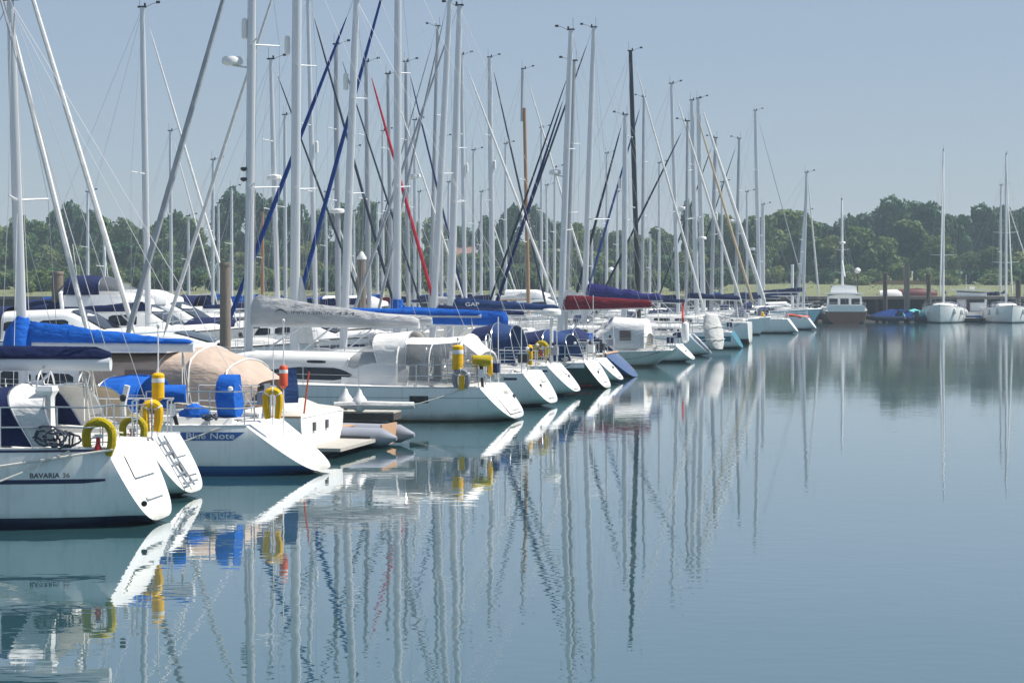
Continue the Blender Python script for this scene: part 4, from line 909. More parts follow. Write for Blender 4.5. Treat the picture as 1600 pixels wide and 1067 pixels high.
for i in range(8):
    u = i / 7; rr.append([(0.07 + .05 * math.sin(5 * u + v * 2) - .30 * u, .02 * math.sin(6 * v), .9 - .75 * v) for v in [k / 7 for k in range(8)]])
o = MB().loft(rr, False).build('furled_ensign', NAVY2); o.location = b.W(.35, 1.0, b.fs + .12); o.rotation_euler = (0, 0, .5); tag(o, 'dark blue ensign hanging limp on the corner of the boxy white stern', 'flag')

# inflatable dinghy lying at the finger
def dinghy(label, loc, rz, m=HYP, L=3.0, name='inflatable_dinghy', floor=TEAKP, tilt=None):
    t = thing(name, label, 'dinghy', loc, rz, 'dinghies')
    for sg in (1, -1):
        MB().tube([(-.35, sg * .58, .22), (0, sg * .6, .24), (L * .6, sg * .6, .25), (L * .82, sg * .42, .32), (L * .95, sg * .14, .38), (L * .965, 0, .39)], [.05, .21, .215, .2, .19, .19], 12).build('tube', m, t)
    MB().loft([[(0, -.45, .12), (0, 0, .05), (0, .45, .12)], [(L * .75, -.35, .14), (L * .75, 0, .05), (L * .75, .35, .14)]], False).build('floor', floor, t)
    MB().box((.06, 0, .3), (.05, .95, .42)).build('transom', floor, t); MB().box((L * .4, 0, .42), (.26, 1.15, .03)).build('thwart', floor, t)
    for sg in (1, -1): MB().tube([(.2, sg * .82, .25), (L * .6, sg * .82, .27), (L * .82, sg * .62, .33)], .022, 6).build('rubbing_strake', RUBBER, t)
    return t
p = wpt(612, 690, 46.6); dinghy('grey inflatable dinghy with teak floor lying by the finger pontoon', (p.x, 46.4, 0), math.pi - .30)
fender('white teardrop buoy standing on the finger pontoon', (wpt(540, 640, 48.9).x, 48.9, .66), r=.19, h=.5, ball=True, cord=.1)
fender('round white buoy lying on the finger pontoon beside the teardrop buoy', (wpt(562, 640, 48.8).x, 48.75, .62), r=.2, h=.5, ball=True, cord=.05)
mb = MB().tube([(-1.0, 0, 0), (-.3, 0, .02), (.4, 0, .0), (.9, 0, .01)], [.09, .1, .1, .08], 8); o = mb.build('rolled_fender_sock', HYPW); o.location = (wpt(575, 640, 48.7).x + .2, 48.65, .78); tag(o, 'long white roll of cloth along the edge of the finger pontoon', 'cloth roll')

# big white yacht with lettered grey sail bag
E = front('large white yacht with lettered grey sail bag, clear cockpit tent and dark hull window', 750, 607, 55.8, bow_px=176, B=4.0, s0=.78, hd=12, rake=.74, zb0=.05, fbx=1.18, sag=.0)
b = E
b.make_hull(GEL, GEL); b.boot(BOLIVE, .05); b.rail(ALUD, .018, .01)
x0, x1 = b.at(668, 1.85), b.at(638, 1.95)
b.band('hull_window', GLASS, x0, x1, lambda x: b.zat(630, x0, 1.9), lambda x: b.zat(619, x0, 1.9), .006)
b.band('cove_stripe', mat('grey_stripe', (.30, .32, .36), .4), b.at(760, 1.7), 9.2, lambda x: b.fs - .26, lambda x: b.fs - .245, .005)
b.coaming(.5, 3.9, .22, k=.6)
mz = b.m = b.at(388)
h, sd_, _ = b.house('coachroof', DECK, b.at(640, 1.1), b.at(225, .6), 1.38, .75, .80, prof=lambda k: (.7 + .3 * sstep(0, .15, k)) * (1 - .9 * sstep(.55, 1, k)), n=24)
b.windows(h, sd_, GLASS, ((.20, .56),), .22, .74, True, 16); b.windows(h, sd_, GLASS, ((.30, .37),), .92, 1.04, False, 4, 'skylight')
b.pushpit(h=.62, length=1.7); b.lifelines(1.7, step=1.7); b.pulpit(); b.wheel(1.6, .4, .75); b.wheel(1.6, .4, -.75)
b.mast(mz, None, 396, -260, .125, spreaders=(.33, .60), sp_len=1.05, sweep=.5, zbase=.5)
zg = b.zat(506, mz)
bb = b.boom(b.P(zg)[0] - b.at(655), zg, zg - .03, ALUW, GREYC, .85, .24, r=.09, w=.2, name='sail_bag', lumps=.05)
# lettering on the sail bag
def bag_text(b, body, px0, px1, py0, size, m=INKG, name='sail_bag_lettering', yoff=.24, parent=None, bold=0.0, shear=.15, slope=0.0):
    me = text_mesh(body, size, shear, bold); xs = [v.co.x for v in me.vertices]; xa_, xb_ = b.at(px0), b.at(px1); k = (xa_ - xb_) / (max(xs) - min(xs)); z0 = b.zat(py0, xa_)
    for v in me.vertices: v.co = Vector((xa_ - (v.co.x - min(xs)) * k, yoff, z0 + v.co.y + slope * v.co.x * k))
    me.materials.clear(); me.materials.append(m); link(name, me, parent or b.boomob)
bag_text(b, 'IMPRESSION', 459, 524, 490, .12, yoff=.262, slope=-.02); bag_text(b, '434', 529, 558, 492, .13, yoff=.25, slope=-.02)
sw = MB(); za = b.zat(489, b.at(440)); xa_ = b.at(433)
sw.loft([[(xa_ - .42 * u, .262, za + .07 * math.sin(3.6 * u + .2) + .0), (xa_ - .42 * u, .264, za + .07 * math.sin(3.6 * u + .2) + .05 * math.sin(math.pi * u) + .004)] for u in [i / 14 for i in range(15)]], False).build('sail_bag_emblem', INKG, b.boomob)
b.forestay(SAILG, b.L - .12, .085, zh=14.2)
b.radome(b.zat(104, mz), 1, fwd=.55, r=.30); b.reflector(b.zat(62, mz), 1, off=.2)
for py in (268, 284): MB().lathe([(.03, 0), (.10, .05), (.10, .10), (.04, .12)], (b.P(b.zat(py, mz))[0] + .17, .05, b.zat(py, mz)), 8).build('mast_lamp', BLACK, b.mastob)
# sprayhood with grey clear front, then the clear-sided tent on white hoops
zz = b.zs(.3)
hood2(b, 'sprayhood', ((543, 553), (598, 583), (634, 640)), 1.22, (b.zat(570, b.at(545)), b.zat(588, b.at(600)), zz + .1), (b.zat(553, b.at(550)), b.zat(520, b.at(583)), b.zat(516, b.at(640))), (PLAS, WHITEC))
rr = lambda x, w, zt, n=12: [(x, w * math.cos(math.pi * i / n), zz + .1 + (zt - zz - .1) * max(0, math.sin(math.pi * i / n)) ** .4) for i in range(n + 1)]
xs = [b.at(640), b.at(690), b.at(735), b.at(760)]; zt = [b.zat(527, xs[0]), b.zat(528, xs[1]), b.zat(524, xs[2]), b.zat(548, xs[3])]
rings = [rr(x, w, z) for x, w, z in zip(xs, (1.4, 1.45, 1.42, 1.25), zt)]
tb = MB().loft([r[3:10] for r in rings], False).build('bimini_top', WHITEC, b.root)
for sl in (slice(0, 4), slice(9, 13)): MB().loft([[(x, y * .997, z - .003) for x, y, z in r[sl]] for r in rings], False).build('clear_curtain', PLAS, tb)
for r, t_ in zip(rings, (.035, .02, .05, .05)): MB().tube(r, t_, 6).build('bimini_hoop', WHITEC, tb)
for r in (rings[3],): MB().loft([[tuple(p) for p in r[1:12]], [(p[0] - .02, p[1] * .8, zz + .25 + (p[2] - zz - .25) * .75) for p in r[1:12]]], False).build('aft_curtain', PLAS, tb)
# gear on the stern
danbuoy('yellow sling bag standing upright beside the clear cockpit tent', b.W(b.at(716, 1.5), 1.55, b.fs + .02), b.rz, YEL, top=1.25, fl0=.45, fl1=1.12, fr=.15)
horseshoe('pale grey horseshoe lifebuoy on the large white yacht with the clear cockpit tent', b.W(b.at(721, 1.6), 1.62, b.fs + .05), b.rz + math.pi, HYP, False, h=.5, w=.52, r=.075)
MB().box((0, 0, 0), (.14, .1, .36)).build('rescue_sling', YEL).location = b.W(b.at(722, 1.66), 1.70, b.fs + .16)
tag(bpy.data.objects['rescue_sling'], 'small yellow sling pouch hanging inside the pale grey lifebuoy', 'rescue sling')
outboard('outboard motor in a faded yellow cover on the rail over the raked white stern', b.W(b.at(752, 1.2), 1.2, b.fs + .72), b.rz + .3, OLIVE, r=.18, length=.95, lean=-.05)
danbuoy('short yellow dan buoy behind the yellow covered outboard motor', b.W(b.at(766, .3), .3, b.fs), b.rz, YEL, top=1.2, fl0=.3, fl1=.8, fr=.07)
transom_panel(b, -.5, .5, b.fs * .22, b.fs * .82, DECK, 'transom_door')

# yachts beyond, sterns in line
def std(b, hullm, bootm, tm=None, railm=ALU, coach=True, ladder=False, pz=True, house_h=.42, deck_wins=2):
    b.make_hull(hullm, tm or hullm); b.boot(bootm); b.rail(railm)
    L = b.L
    if coach:
        h, sd_, _ = b.house('coachroof', DECK, L * .30, L * .80, b.B * .33, b.B * .19, house_h)
        sp = ((.08, .3), (.36, .56)) if deck_wins == 2 else ((.08, .55),)
        b.windows(h, sd_, GLASS, sp, .3, .8, deck_wins == 1)
        b.coaming(.4, L * .30, .24)
    if pz: b.pushpit(length=1.4); b.lifelines(1.4); b.pulpit()
    return b
F = b = front('white yacht with thin navy stripe and broad upright stern beside the yellow covered outboard', 818, 585, 62.0, bow_px=238, B=3.6, s0=.78, rake=.66, zb0=.10)
std(b, GEL, BBLACK); b.band('cove_stripe', STRIPEN, b.at(808, 1.4), b.at(788, 1.4), lambda x: b.fs - .17, lambda x: b.fs - .10)
b.mast(b.at(460), None, 466, -320, .15, spreaders=(.30, .52), sp_len=1.0, sweep=.35); b.boom(4.4, 2.55, 2.5, ALU, GREYC, .4, .2); b.forestay(SAILW, b.L - .1, .06, zh=b.zat(-110, b.m))
b.reflector(b.zat(86, b.m), 1, off=.3)
MB().loft([[(b.m - .05 - u * .6, .0 + .06 * math.sin(u * 9), b.zs(.6) + .8), (b.m - .12 - u * .35, .05 * math.sin(u * 7), b.zs(.6) + 1.9), (b.m - .14 - u * .10, 0, b.zs(.6) + 2.9)] for u in [i / 8 for i in range(9)]], False).build('hoisted_sail_flap', SAILW, b.root)
b.sprayhood(L_ := b.L * .42, b.L * .30, 1.2, .72, NAVY, None, win=PLAS); b.wheel(1.4)
G = b = front('white yacht with a radar on a white pole at its stern and yellow lifebuoys', 856, 573, 67.5, bow_px=332, B=3.4, s0=.72, rake=.78, zb0=.16)
std(b, GEL, BBLUE); b.band('cove_stripe', STRIPEN, b.at(856, 1.2), b.at(838, 1.3), lambda x: b.fs - .17, lambda x: b.fs - .11)
b.mast(b.at(536), None, 557, 0, .135, spreaders=(.45, .72), sp_len=.95); b.mz1 += 0; b.boom(b.P(2.9)[0] - b.at(752), b.zat(492, b.m), b.zat(493, b.m), ALU, ROYAL, .24, .2, lumps=.05); b.forestay(SAILB, b.L - .1, .075, zh=b.mz1 + 0)
b.sprayhood(b.L * .42, b.L * .28, 1.15, .75, NAVY, None, win=NAVY2)
b.reflector(b.zat(142, b.m), 1, off=.25)
hood2(b, 'cockpit_tent', ((728, 738), (772, 770), (806, 798)), 1.25, b.fs + .1, (b.zat(512, 3), b.zat(504, 2), b.zat(508, 1.5)), (NAVY, NAVY2))
MB().tube([(.25, -.7, b.fs - .1), (.25, -.7, b.zat(498, .25))], .06, 8).build('radar_pole', WHITEP, b.root); MB().lathe([(.25, -.11), (.33, -.06), (.33, .06), (.28, .12), (.1, .14)], (.25, -.7, b.zat(489, .25)), 18).build('radar_dome', WHITEP, b.root)
horseshoe('yellow horseshoe lifebuoy seen edge on, at the corner of the stern with the radar pole', b.W(b.at(828, 1.3), 1.3, b.fs + .1), b.rz + 1.9, YEL, False, h=.62, w=.42, r=.08)
horseshoe('faded yellow horseshoe lifebuoy with an orange light beside the radar pole', b.W(b.at(846, .7), .7, b.fs + .28), b.rz + math.pi, OLIVE, True, h=.56, w=.52, r=.085, lm=ORANGE)
H = b = front('dark green hulled yacht with red boot line and white raked stern', 914, 568, 72.5, bow_px=440, B=3.5, s0=.76, rake=.62, zb0=.02)
std(b, HGREEN, BBLACK, GEL); b.band('boot_line', BRED, -.2, b.L * .8, lambda x: .10, lambda x: .17); b.band('sheer_strake', GEL, .02, b.L * .97, lambda x: b.zs(x / b.L) - .15, lambda x: b.zs(x / b.L) - .01, .006)
b.mast(b.at(620), None, 622, -90, .14, spreaders=(.40, .68)); b.boom(b.P(2.5)[0] - b.at(794), b.zat(505, b.m), b.zat(508, b.m), ALU, ROYAL, .62, .5, w=.22, lumps=.06); b.forestay(SAILB, b.L - .1, .075)
MB().tube([b.P(b.zat(490, b.m)), b.P(b.zat(468, b.m))], .22, 10).build('mast_collar_cover', ROYAL, b.mastob)
hood2(b, 'boom_tent', ((800, 812), (850, 850), (893, 884)), 1.25, b.fs + .08, (b.zat(520, 3), b.zat(514, 2), b.zat(522, 1.5)), (NAVY, NAVY2))
I0 = b = front('small white yacht with curved scoop stern beside the blue sterned yacht', 934, 563, 77.0, L=9.2, B=3.0, s0=.7, rake=.75, zb0=.1)
std(b, GEL, BBLACK); b.mast(b.at(675), None, 703, 0, .125, spreaders=(.5,)); b.boom(3.6, 2.6, 2.5, ALU, NAVY, .3, .15); b.forestay(SAILG, b.L - .1, .05)
b.sprayhood(b.L * .46, b.L * .3, 1.05, .7, NAVY, None, win=PLAS)
I1 = b = front('yacht with glossy blue raked stern topped by a varnished rail', 946, 555, 81.5, bow_px=530, B=3.5, s0=.85, rake=1.0, zb0=.02)
std(b, HBLUE, BBLACK, HBLUE, TEAKP); b.band('sheer_strake', TEAKP, .02, b.L * .9, lambda x: b.zs(x / b.L) - .07, lambda x: b.zs(x / b.L) - .0, .012)
MB().tube([(.0, -b.hb(0), b.fs + .04), (-.03, 0, b.fs + .06), (0, b.hb(0), b.fs + .04)], .05, 6).build('taffrail', TEAKP, b.root)
b.mast(b.at(703), None, 718, 10, .145, spreaders=(.42, .58)); zz_ = b.zat(482, b.m); b.boom(b.P(2.5)[0] - b.at(872), zz_, zz_ - .05, ALU, NAVY2, .46, .2, w=.16, lumps=.05)
bag_text(b, 'GAP', 729, 751, 478, .21, INKW, 'boom_cover_lettering', yoff=.23, bold=.004, shear=0); b.forestay(SAILG, b.L - .1, .06)
hood2(b, 'cockpit_tent', ((862, 872), (900, 896), (946, 918)), 1.2, b.fs + .08, (b.zat(516, 3), b.zat(512, 2), b.zat(524, 1.5)), (NAVY2, NAVY)); b.wheel(1.5, .5)
MB().tube([(1.0, 0, b.fs + .5), (1.0, 0, b.fs + .82)], .25, 10).build('folded_cover', ROYAL, b.root)
J = b = front('sage white yacht with overhanging counter stern and white windowed tent', 1050, 548, 92.0, bow_px=752, B=3.3, s0=.62, rake=-1.0, zb0=.0, sag=.1)
std(b, HSAGE, BOLIVE, None, ALUW); b.mast(b.at(875), None, 892, 48, .15, spreaders=(.36, .62)); zz_ = b.zat(484, b.m); b.boom(b.P(2.5)[0] - b.at(1018), zz_, zz_ + .12, ALUW, REDC, .72, .34, w=.2, lumps=.05)
b.forestay(SAILN, b.L - .1, .065, zh=b.zat(140, b.m)); b.radome(b.zat(275, b.m), 1, fwd=.5, r=.27)
MB().loft([[(b.P(3.0)[0] - .15 - 2.4 * u, .0, b.zat(452 + 22 * u, b.m)), (b.P(3.0)[0] - .15 - 2.4 * u, .1, b.zat(468 + 8 * u, b.m))] for u in [i / 6 for i in range(7)]], False).build('stowed_sail', SAILW, b.boomob)
x0, x1 = b.at(962), b.at(1012); zz = b.fs + .1; rr = lambda x, w, z: [(x, w * math.cos(math.pi * i / 12), zz + (z - zz) * max(0, math.sin(math.pi * i / 12)) ** .4) for i in range(13)]
tb = MB().loft([rr(x1 - .1, 1.1, zz + .65), rr(x1, 1.2, b.zat(498, x1)), rr(x0, 1.2, b.zat(494, x0)), rr(x0 + .5, 1.1, zz + .8), rr(x0 + 1.0, 1.0, zz + .4)], False).build('cockpit_tent', WHITEC, b.root)
MB().loft([[(x, 1.2 * .985 + .03, zz + .35), (x, 1.2 * .95 + .05, zz + .8)] for x in (lerp(x0, x1, .25), lerp(x0, x1, .6))], False).build('tent_window', PLASD, tb)
J2 = b = front('white yacht with twin slotted scoop stern beyond the sage white counter stern', 1056, 540, 97.5, L=10.0, B=3.3, s0=.78, rake=.7, zb0=.12)
std(b, GEL, BBLACK); b.mast(b.at(884), None, 897, 96, .10, ALUD, spreaders=(.45, .7)); b.boom(3.6, 2.6, 2.7, ALU, GREENC, .4, .2); b.forestay(SAILD, b.L - .1, .05)
b.sprayhood(b.L * .45, b.L * .3, 1.1, .7, GREYC, None, win=PLAS)
fender('long white fender standing up at the slotted scoop stern', b.W(b.at(1071, 0), 0, b.fs + .1), r=.18, h=1.0, cord=.05)
o = MB().loft([[(.0 + .05 * v - .03 * math.sin(4 * u), .06 * math.sin(5 * u) * v, 1.3 - 1.3 * u) for v in (0, .5, 1, 1.5, 2)] for u in [i / 7 for i in range(8)]], False).build('furled_ensign', mat('red_ensign_cloth', (.55, .04, .02), .8, var=.15)); o.location = b.W(b.at(1066), 0, b.fs + .75); tag(o, 'red ensign hanging limp above the long white upright fender', 'flag')
tag(MB().tube([(b.W(b.at(1068), 0).x, b.W(b.at(1068), 0).y, b.fs), (b.W(b.at(1071), 0).x, b.W(b.at(1071), 0).y, b.fs + 2.2)], .02, 5).build('ensign_staff', WHITEP), 'white flag staff carrying the red ensign', 'staff')
K = b = front('white yacht with violet navy boom cover and a cloth wrapped dinghy on its stern', 1076, 524, 106.0, L=11.0, B=3.5, s0=.75, rake=1.0, zb0=.1)
std(b, GEL, BBLACK, mat('grey_transom', (.30, .34, .38), .4)); b.mast(b.at(912), None, 928, 44, .15, spreaders=(.36,), sp_len=1.2, sweep=1.0); zz_ = b.zat(469, b.m); b.boom(b.P(2.5)[0] - b.at(1035), zz_, zz_, ALUD, PURP, .95, .3, w=.24, lumps=.35); b.forestay(SAILD, b.L - .1, .06)
b.sprayhood(b.L * .45, b.L * .3, 1.2, .8, NAVY, None, win=PLAS)
t = thing('wrapped_dinghy', 'small dinghy wrapped in grey white cloth, hung upright on a stern', 'dinghy', b.W(b.at(1120), .2, .35), b.rz - .5, 'dinghies'); rg = random.Random(8); rr_ = []
for i in range(9):
    u = i / 8; w = .75 * (math.sin(math.pi * (.12 + .8 * u))) ** .6
    rr_.append([(-.35 * u + .33 * math.cos(a) * rg.uniform(.85, 1.1), w * math.sin(a) * rg.uniform(.93, 1.05), 1.75 * u) for a in [2 * math.pi * k / 12 for k in range(12)]])
wr = MB().loft([[(-x, y, z) for x, y, z in r] for r in rr_], True, True, True).build('cloth_wrap', HYPW, t, fix=True)
for zz in (.5, 1.15): MB().tube([(.35 * zz / 1.75 + .36 * math.cos(a), .78 * math.sin(a), zz) for a in [2 * math.pi * k / 16 for k in range(17)]], .016, 5).build('lashing', ROPE, wr)
Lb = b = front('white yacht with small teal stern and a dark furled headsail', 1142, 520, 118.0, L=9.8, B=3.1, s0=.8, rake=.55, zb0=.05)
std(b, GEL, BBLACK, HTEAL); b.band('sheer_strake', HTEAL, .0, 2.0, lambda x: b.zs(x / b.L) - .5, lambda x: b.zs(x / b.L) - .2, .006); b.mast(b.at(975), None, 977, 180, .16, spreaders=(.5,), sp_len=.7); b.boom(3.6, 2.7, 2.6, ALU, NAVY, .4, .2, lumps=.2); b.forestay(SAILD, b.L - .1, .075); b.reflector(b.zat(295, b.m), 1, off=.3)
M_ = b = front('boxy white yacht with a square stern and dark boot band', 1168, 505, 128.0, L=10.2, B=3.6, s0=.85, rake=.05, zb0=.0, full=.25)
std(b, GEL, BBLACK); b.boot(BBLACK, .3); b.mast(b.at(1072), None, 1074, 190, .09, ALUD, spreaders=(.5, .75)); b.boom(3.4, 2.8, 2.7, ALU, NAVY, .4, .2, lumps=.2); b.forestay(SAILD, b.L - .1, .065)
# details on the sterns of the front row: hatch, exhaust, emblem-less boarding step
for b_, ex in ((F, .3), (G, -.3), (H, .2), (I0, -.2), (J2, .3), (K, .25), (E, -.75)):
    transom_panel(b_, -.32, .32, b_.fs * .26, b_.fs * .31, DECKG)
    z = b_.fs * .62; MB().lathe([(.02, 0), (.06, .0), (.06, .05), (.03, .06)], (b_.shift(0, (b_.fs - z) / (b_.fs - b_.zb0)) - .07, b_.hb(0) * ex, z), 10, 'x').build('exhaust_outlet', BLACK, b_.root)
    transom_panel(b_, -.6, -.1, b_.fs * .72, b_.fs * .92, DECKG, 'transom_locker')
for k_, b_ in enumerate((A, Bb, Cb, E, F, G, H, I0, I1, J, J2, K, Lb, M_)): deck_gear(b_, 50 + k_, aerial=k_ > 1)
# ------------------------------------------------------------------ farther yachts, placed by their masts
def far_yacht(label, mpx, Z, top, tpy, L=10.5, right=True, r=.10, spar=ALU, furl=SAILW, fr=.06, foot_px=None, hull=GEL, boot=BBLACK, cover=NAVY, sp=(.45, .7), bl=3.6, ch=.4, zh=None, fs=1.05, B=3.3, hood=NAVY, extra=None, lump=.15, hd=12, mfrac=.56, bh=1.45, rails=True, **kw):
    b = by_mast(label, mpx, Z, L, B, mfrac, right, fs, fs * 1.22, hd, **kw)
    if foot_px is not None: b.L = max(L * .8, min(16, b.at(foot_px) + .12))
    std(b, hull, boot, pz=rails)
    b.mast(b.m0, None, top, tpy, r, spar, sp, sp_len=.85)
    b.boom(bl, b.mz0 + bh - .3, b.mz0 + bh - .35, spar, cover, ch, ch * .4, lumps=lump)
    if furl is not None: b.forestay(furl, b.L - .12, fr, zh=zh)
    if hood is not None: b.sprayhood(b.L * .43, b.L * .3, B * .34, .7, hood, None, win=PLAS)
    if extra: extra(b)
    return b
dome = lambda py, sg=1, r=.28, fwd=.4: (lambda b: b.radome(b.zat(py, b.m), sg, r=r, fwd=fwd))
refl = lambda py, sg=1, off=.25: (lambda b: b.reflector(b.zat(py, b.m), sg, off=off))
far_yacht('yacht with thick white furled headsail slanting in beside the thickest mast at the photo edge', -60, 58.0, -70, -300, L=11, furl=SAILW, fr=.075, foot_px=150, hd=10)
far_yacht('yacht whose white furled headsail ends beside the royal blue boom cover, farther from the edge', -30, 62.0, -30, -260, L=11, furl=SAILW, fr=.08, foot_px=224, hd=10)
far_yacht('yacht with complete silver mast and bare top standing alone against the sky', 232, 80, 222, 12, L=11, r=.125, furl=SAILW, fr=.05, foot_px=380, sp=(.5,), cover=NAVY)
far_yacht('yacht with a flat radar dome on a post behind the thickest silver mast', 435, 93, 423, 93, L=10.5, r=.11, furl=SAILD, fr=.05, extra=dome(283, -1, .34, 0), cover=NAVY)
far_yacht('yacht with slender mast and a dark furled headsail crossing the blue ones', 494, 98, 481, 0, L=12, r=.11, furl=SAILD, fr=.065, foot_px=628, cover=NAVY, sp=(.42, .62), extra=refl(240, 1))
far_yacht('yacht with a grey mast and white crosstree beside the blue furled headsail', 529, 103, 525, 70, L=11, r=.15, spar=ALUD, furl=SAILD, fr=.05, cover=NAVY, extra=dome(335, -1, .36, 0))
far_yacht('yacht with a red furled headsail', 577, 107, 572, 97, L=12, r=.13, spar=ALUD, furl=SAILR, fr=.085, foot_px=690, cover=NAVY, sp=(.48, .72))
far_yacht('yacht with a mid height grey mast beneath the red furled headsail', 613, 112, 606, 116, L=10.5, r=.12, spar=ALUD, furl=SAILW, fr=.05, cover=REDC)
far_yacht('yacht with a plain grey mast close behind the tall white one', 638, 117, 634, 97, L=10.5, r=.12, spar=ALUD, furl=SAILN, fr=.06, foot_px=735, cover=NAVY, extra=dome(280, 1, .3, .5))
far_yacht('yacht with leaning grey mast and tall masthead aerials between two silver masts', 672, 122, 684, 42, L=11, right=False, r=.12, spar=ALUD, furl=SAILG, fr=.05, cover=GREYC)
far_yacht('yacht with long white furled headsail sloping towards the red boom cover', 727, 128, 721, 86, L=12.5, r=.13, furl=SAILW, fr=.075, foot_px=880, cover=NAVY, extra=refl(270, 1))
far_yacht('yacht with straight grey mast and short dark furled headsail before the wooden mast', 770, 134, 765, 90, L=11, r=.18, furl=SAILD, fr=.065, foot_px=858, cover=NAVY, extra=refl(265, 1))
b = by_mast('old yacht with a varnished wooden lower mast and grey topmast', 826, 138, 11, 3.3, .56, True, 1.1, 1.4); std(b, GEL2, BBLACK, pz=True); b.mast(b.m0, None, 818, 108, .13, MASTWOOD, (.3, .55), topmast=(b.zs(.5) + EYE - (182 - HOR) / FPX * 138 - 1.1, ALUD)); b.boom(3.8, 2.7, 2.6, VARN, WHITEC, .4, .2); b.forestay(SAILW, b.L - .1, .07)
far_yacht('black masted yacht lying bow out', 998, 122, 985, 80, L=12, right=True, r=.15, spar=BLACKSPAR, furl=SAILW, fr=.06, foot_px=1106, cover=NAVY, sp=(.42, .68), mfrac=.6)
far_yacht('yacht with a thin mast half hidden behind the black mast', 1003, 160, 1006, 152, L=11, right=False, r=.12, spar=ALUD, furl=SAILB, fr=.085, foot_px=908, cover=NAVY)
far_yacht('yacht with a grey mast whose white furled headsail runs down to the square white stern', 1060, 138, 1049, 131, L=12, right=True, r=.13, furl=SAILW, fr=.08, foot_px=1166, cover=NAVY, sp=(.45,), mfrac=.6, extra=dome(330, 1, .3, .5))
far_yacht('yacht with the thicker of the paired grey masts', 1089, 145, 1081, 157, L=11, right=True, r=.18, furl=SAILT, fr=.085, foot_px=1183, cover=BEIGE, mfrac=.6, extra=dome(376, 1, .3, .5))
far_yacht('yacht with the taller of the paired grey masts and a broad white furled headsail', 1099, 150, 1091, 154, L=11.5, right=True, r=.19, furl=SAILW, fr=.13, foot_px=1202, cover=NAVY, mfrac=.6)
far_yacht('yacht with a wind generator hub on its grey masthead beside the paired masts', 1111, 156, 1118, 216, L=10.5, right=False, r=.15, spar=ALUD, furl=SAILD, fr=.06, cover=NAVY, extra=refl(345, -1))
far_yacht('yacht with the last dark mast leaning behind the white furled headsail', 1149, 168, 1155, 217, L=10.5, right=False, r=.13, spar=ALUD, furl=SAILD, fr=.05, cover=NAVY, extra=dome(348, 1, .3, .5))
far_yacht('yacht with a tall grey mast standing clear of the paired masts', 1187, 182, 1180, 173, L=11.5, right=True, r=.18, furl=SAILG, fr=.04, cover=NAVY, mfrac=.6, extra=dome(392, -1, .3, .5))
far_yacht('yacht with a short stub mast behind the tall clear standing mast', 1192, 188, 1192, 320, L=9, right=True, r=.2, furl=None, cover=NAVY)
O = far_yacht('pale blue hulled yacht lying bow out at the end of the row', 1255, 172, 1260, 270, L=10.5, right=True, r=.13, furl=SAILW, fr=.07, foot_px=1281, hull=HPALE, boot=HTEAL, cover=NAVY, sp=(.4,), mfrac=.72, hd=14, fs=1.35, B=3.2)
far_yacht('yacht with a thin raked mast next to the pale blue hulled one', 1246, 188, 1258, 330, L=7, right=True, r=.12, furl=None, cover=NAVY, mfrac=.8)
# thin masts far behind the motor cruisers
for px, tx, tp, Z, lb in ((137, 137, 300, 150, 'distant yacht with a short white mast beyond the white sloping cruiser'), (163, 163, 352, 140, 'distant yacht with a very short mast beside the white furled headsails'), (268, 266, 205, 142, 'distant yacht with a grey ladder like mast beside the silver mast'), (295, 294, 338, 160, 'distant yacht with a low thin mast beside the grey furled headsail'), (362, 362, 293, 160, 'distant yacht with a white pole mast beside the thick pile'), (342, 341, 318, 170, 'distant yacht with a faint mast behind the thick pile'), (410, 410, 330, 150, 'distant yacht with a rust brown mast behind the radar post'), (510, 509, 300, 165, 'distant yacht with thin pale mast behind the second radar dome'), (553, 553, 330, 170, 'distant yacht with a low mast behind the pile with the pointed cap'), (590, 590, 318, 172, 'distant yacht with a thin mast under the red furled sail'), (656, 655, 300, 170, 'distant yacht with a thin mast beside the red furled sail foot'), (700, 701, 285, 172, 'distant yacht with a low mast before the cream walled house'), (752, 752, 300, 175, 'distant yacht with a low mast before the white house'), (855, 854, 290, 180, 'distant yacht with a thin mast beside the tallest silver masts'), (925, 925, 362, 185, 'distant yacht with a stub mast before the low wood'), (332, 333, 250, 135, 'distant yacht with a fine grey mast between the silver mast and the thick pile'), (446, 445, 180, 128, 'distant yacht with a fine mast between the two thick silver masts of the white yachts'), (547, 548, 232, 140, 'distant yacht with a fine mast close beside the mast with the royal blue collar'), (598, 598, 205, 145, 'distant yacht with a fine grey mast in the gap after the red furled sail'), (648, 648, 188, 150, 'distant yacht with a fine mast just beyond the tall white mast'), (690, 690, 215, 150, 'distant yacht with a fine mast between the two leaning silver masts'), (740, 740, 235, 155, 'distant yacht with a fine mast above the lettered navy boom cover'), (790, 790, 225, 160, 'distant yacht with a fine mast short of the wooden mast'), (846, 846, 200, 165, 'distant yacht with a fine mast just after the wooden mast'), (866, 867, 262, 170, 'distant yacht with a short fine mast before the mast of the red boom cover'), (948, 948, 240, 175, 'distant yacht with a fine mast between the violet covered boom and the black mast'), (964, 965, 300, 180, 'distant yacht with a short fine mast close to the black one'), (1030, 1030, 255, 180, 'distant yacht with a fine mast between the black mast and the paired masts'), (1128, 1128, 285, 185, 'distant yacht with a short fine mast after the paired masts'), (1168, 1167, 300, 188, 'distant yacht with a short fine mast before the tall clear standing mast'),
    (1015, 1016, 365, 176, 'distant yacht with a beige stub mast behind the black one')):
    far_yacht(lb, px, Z, tx, tp, L=8.5, r=.11, spar=VARN if 'rust' in lb else (ALUW if px in (137, 163, 362) else ALU), furl=SAILW if px in (137, 268, 510, 752) else None, cover=rnd.choice((NAVY, GREYC, BEIGE, ROYAL)), sp=(.55,), hood=None, rails=False)

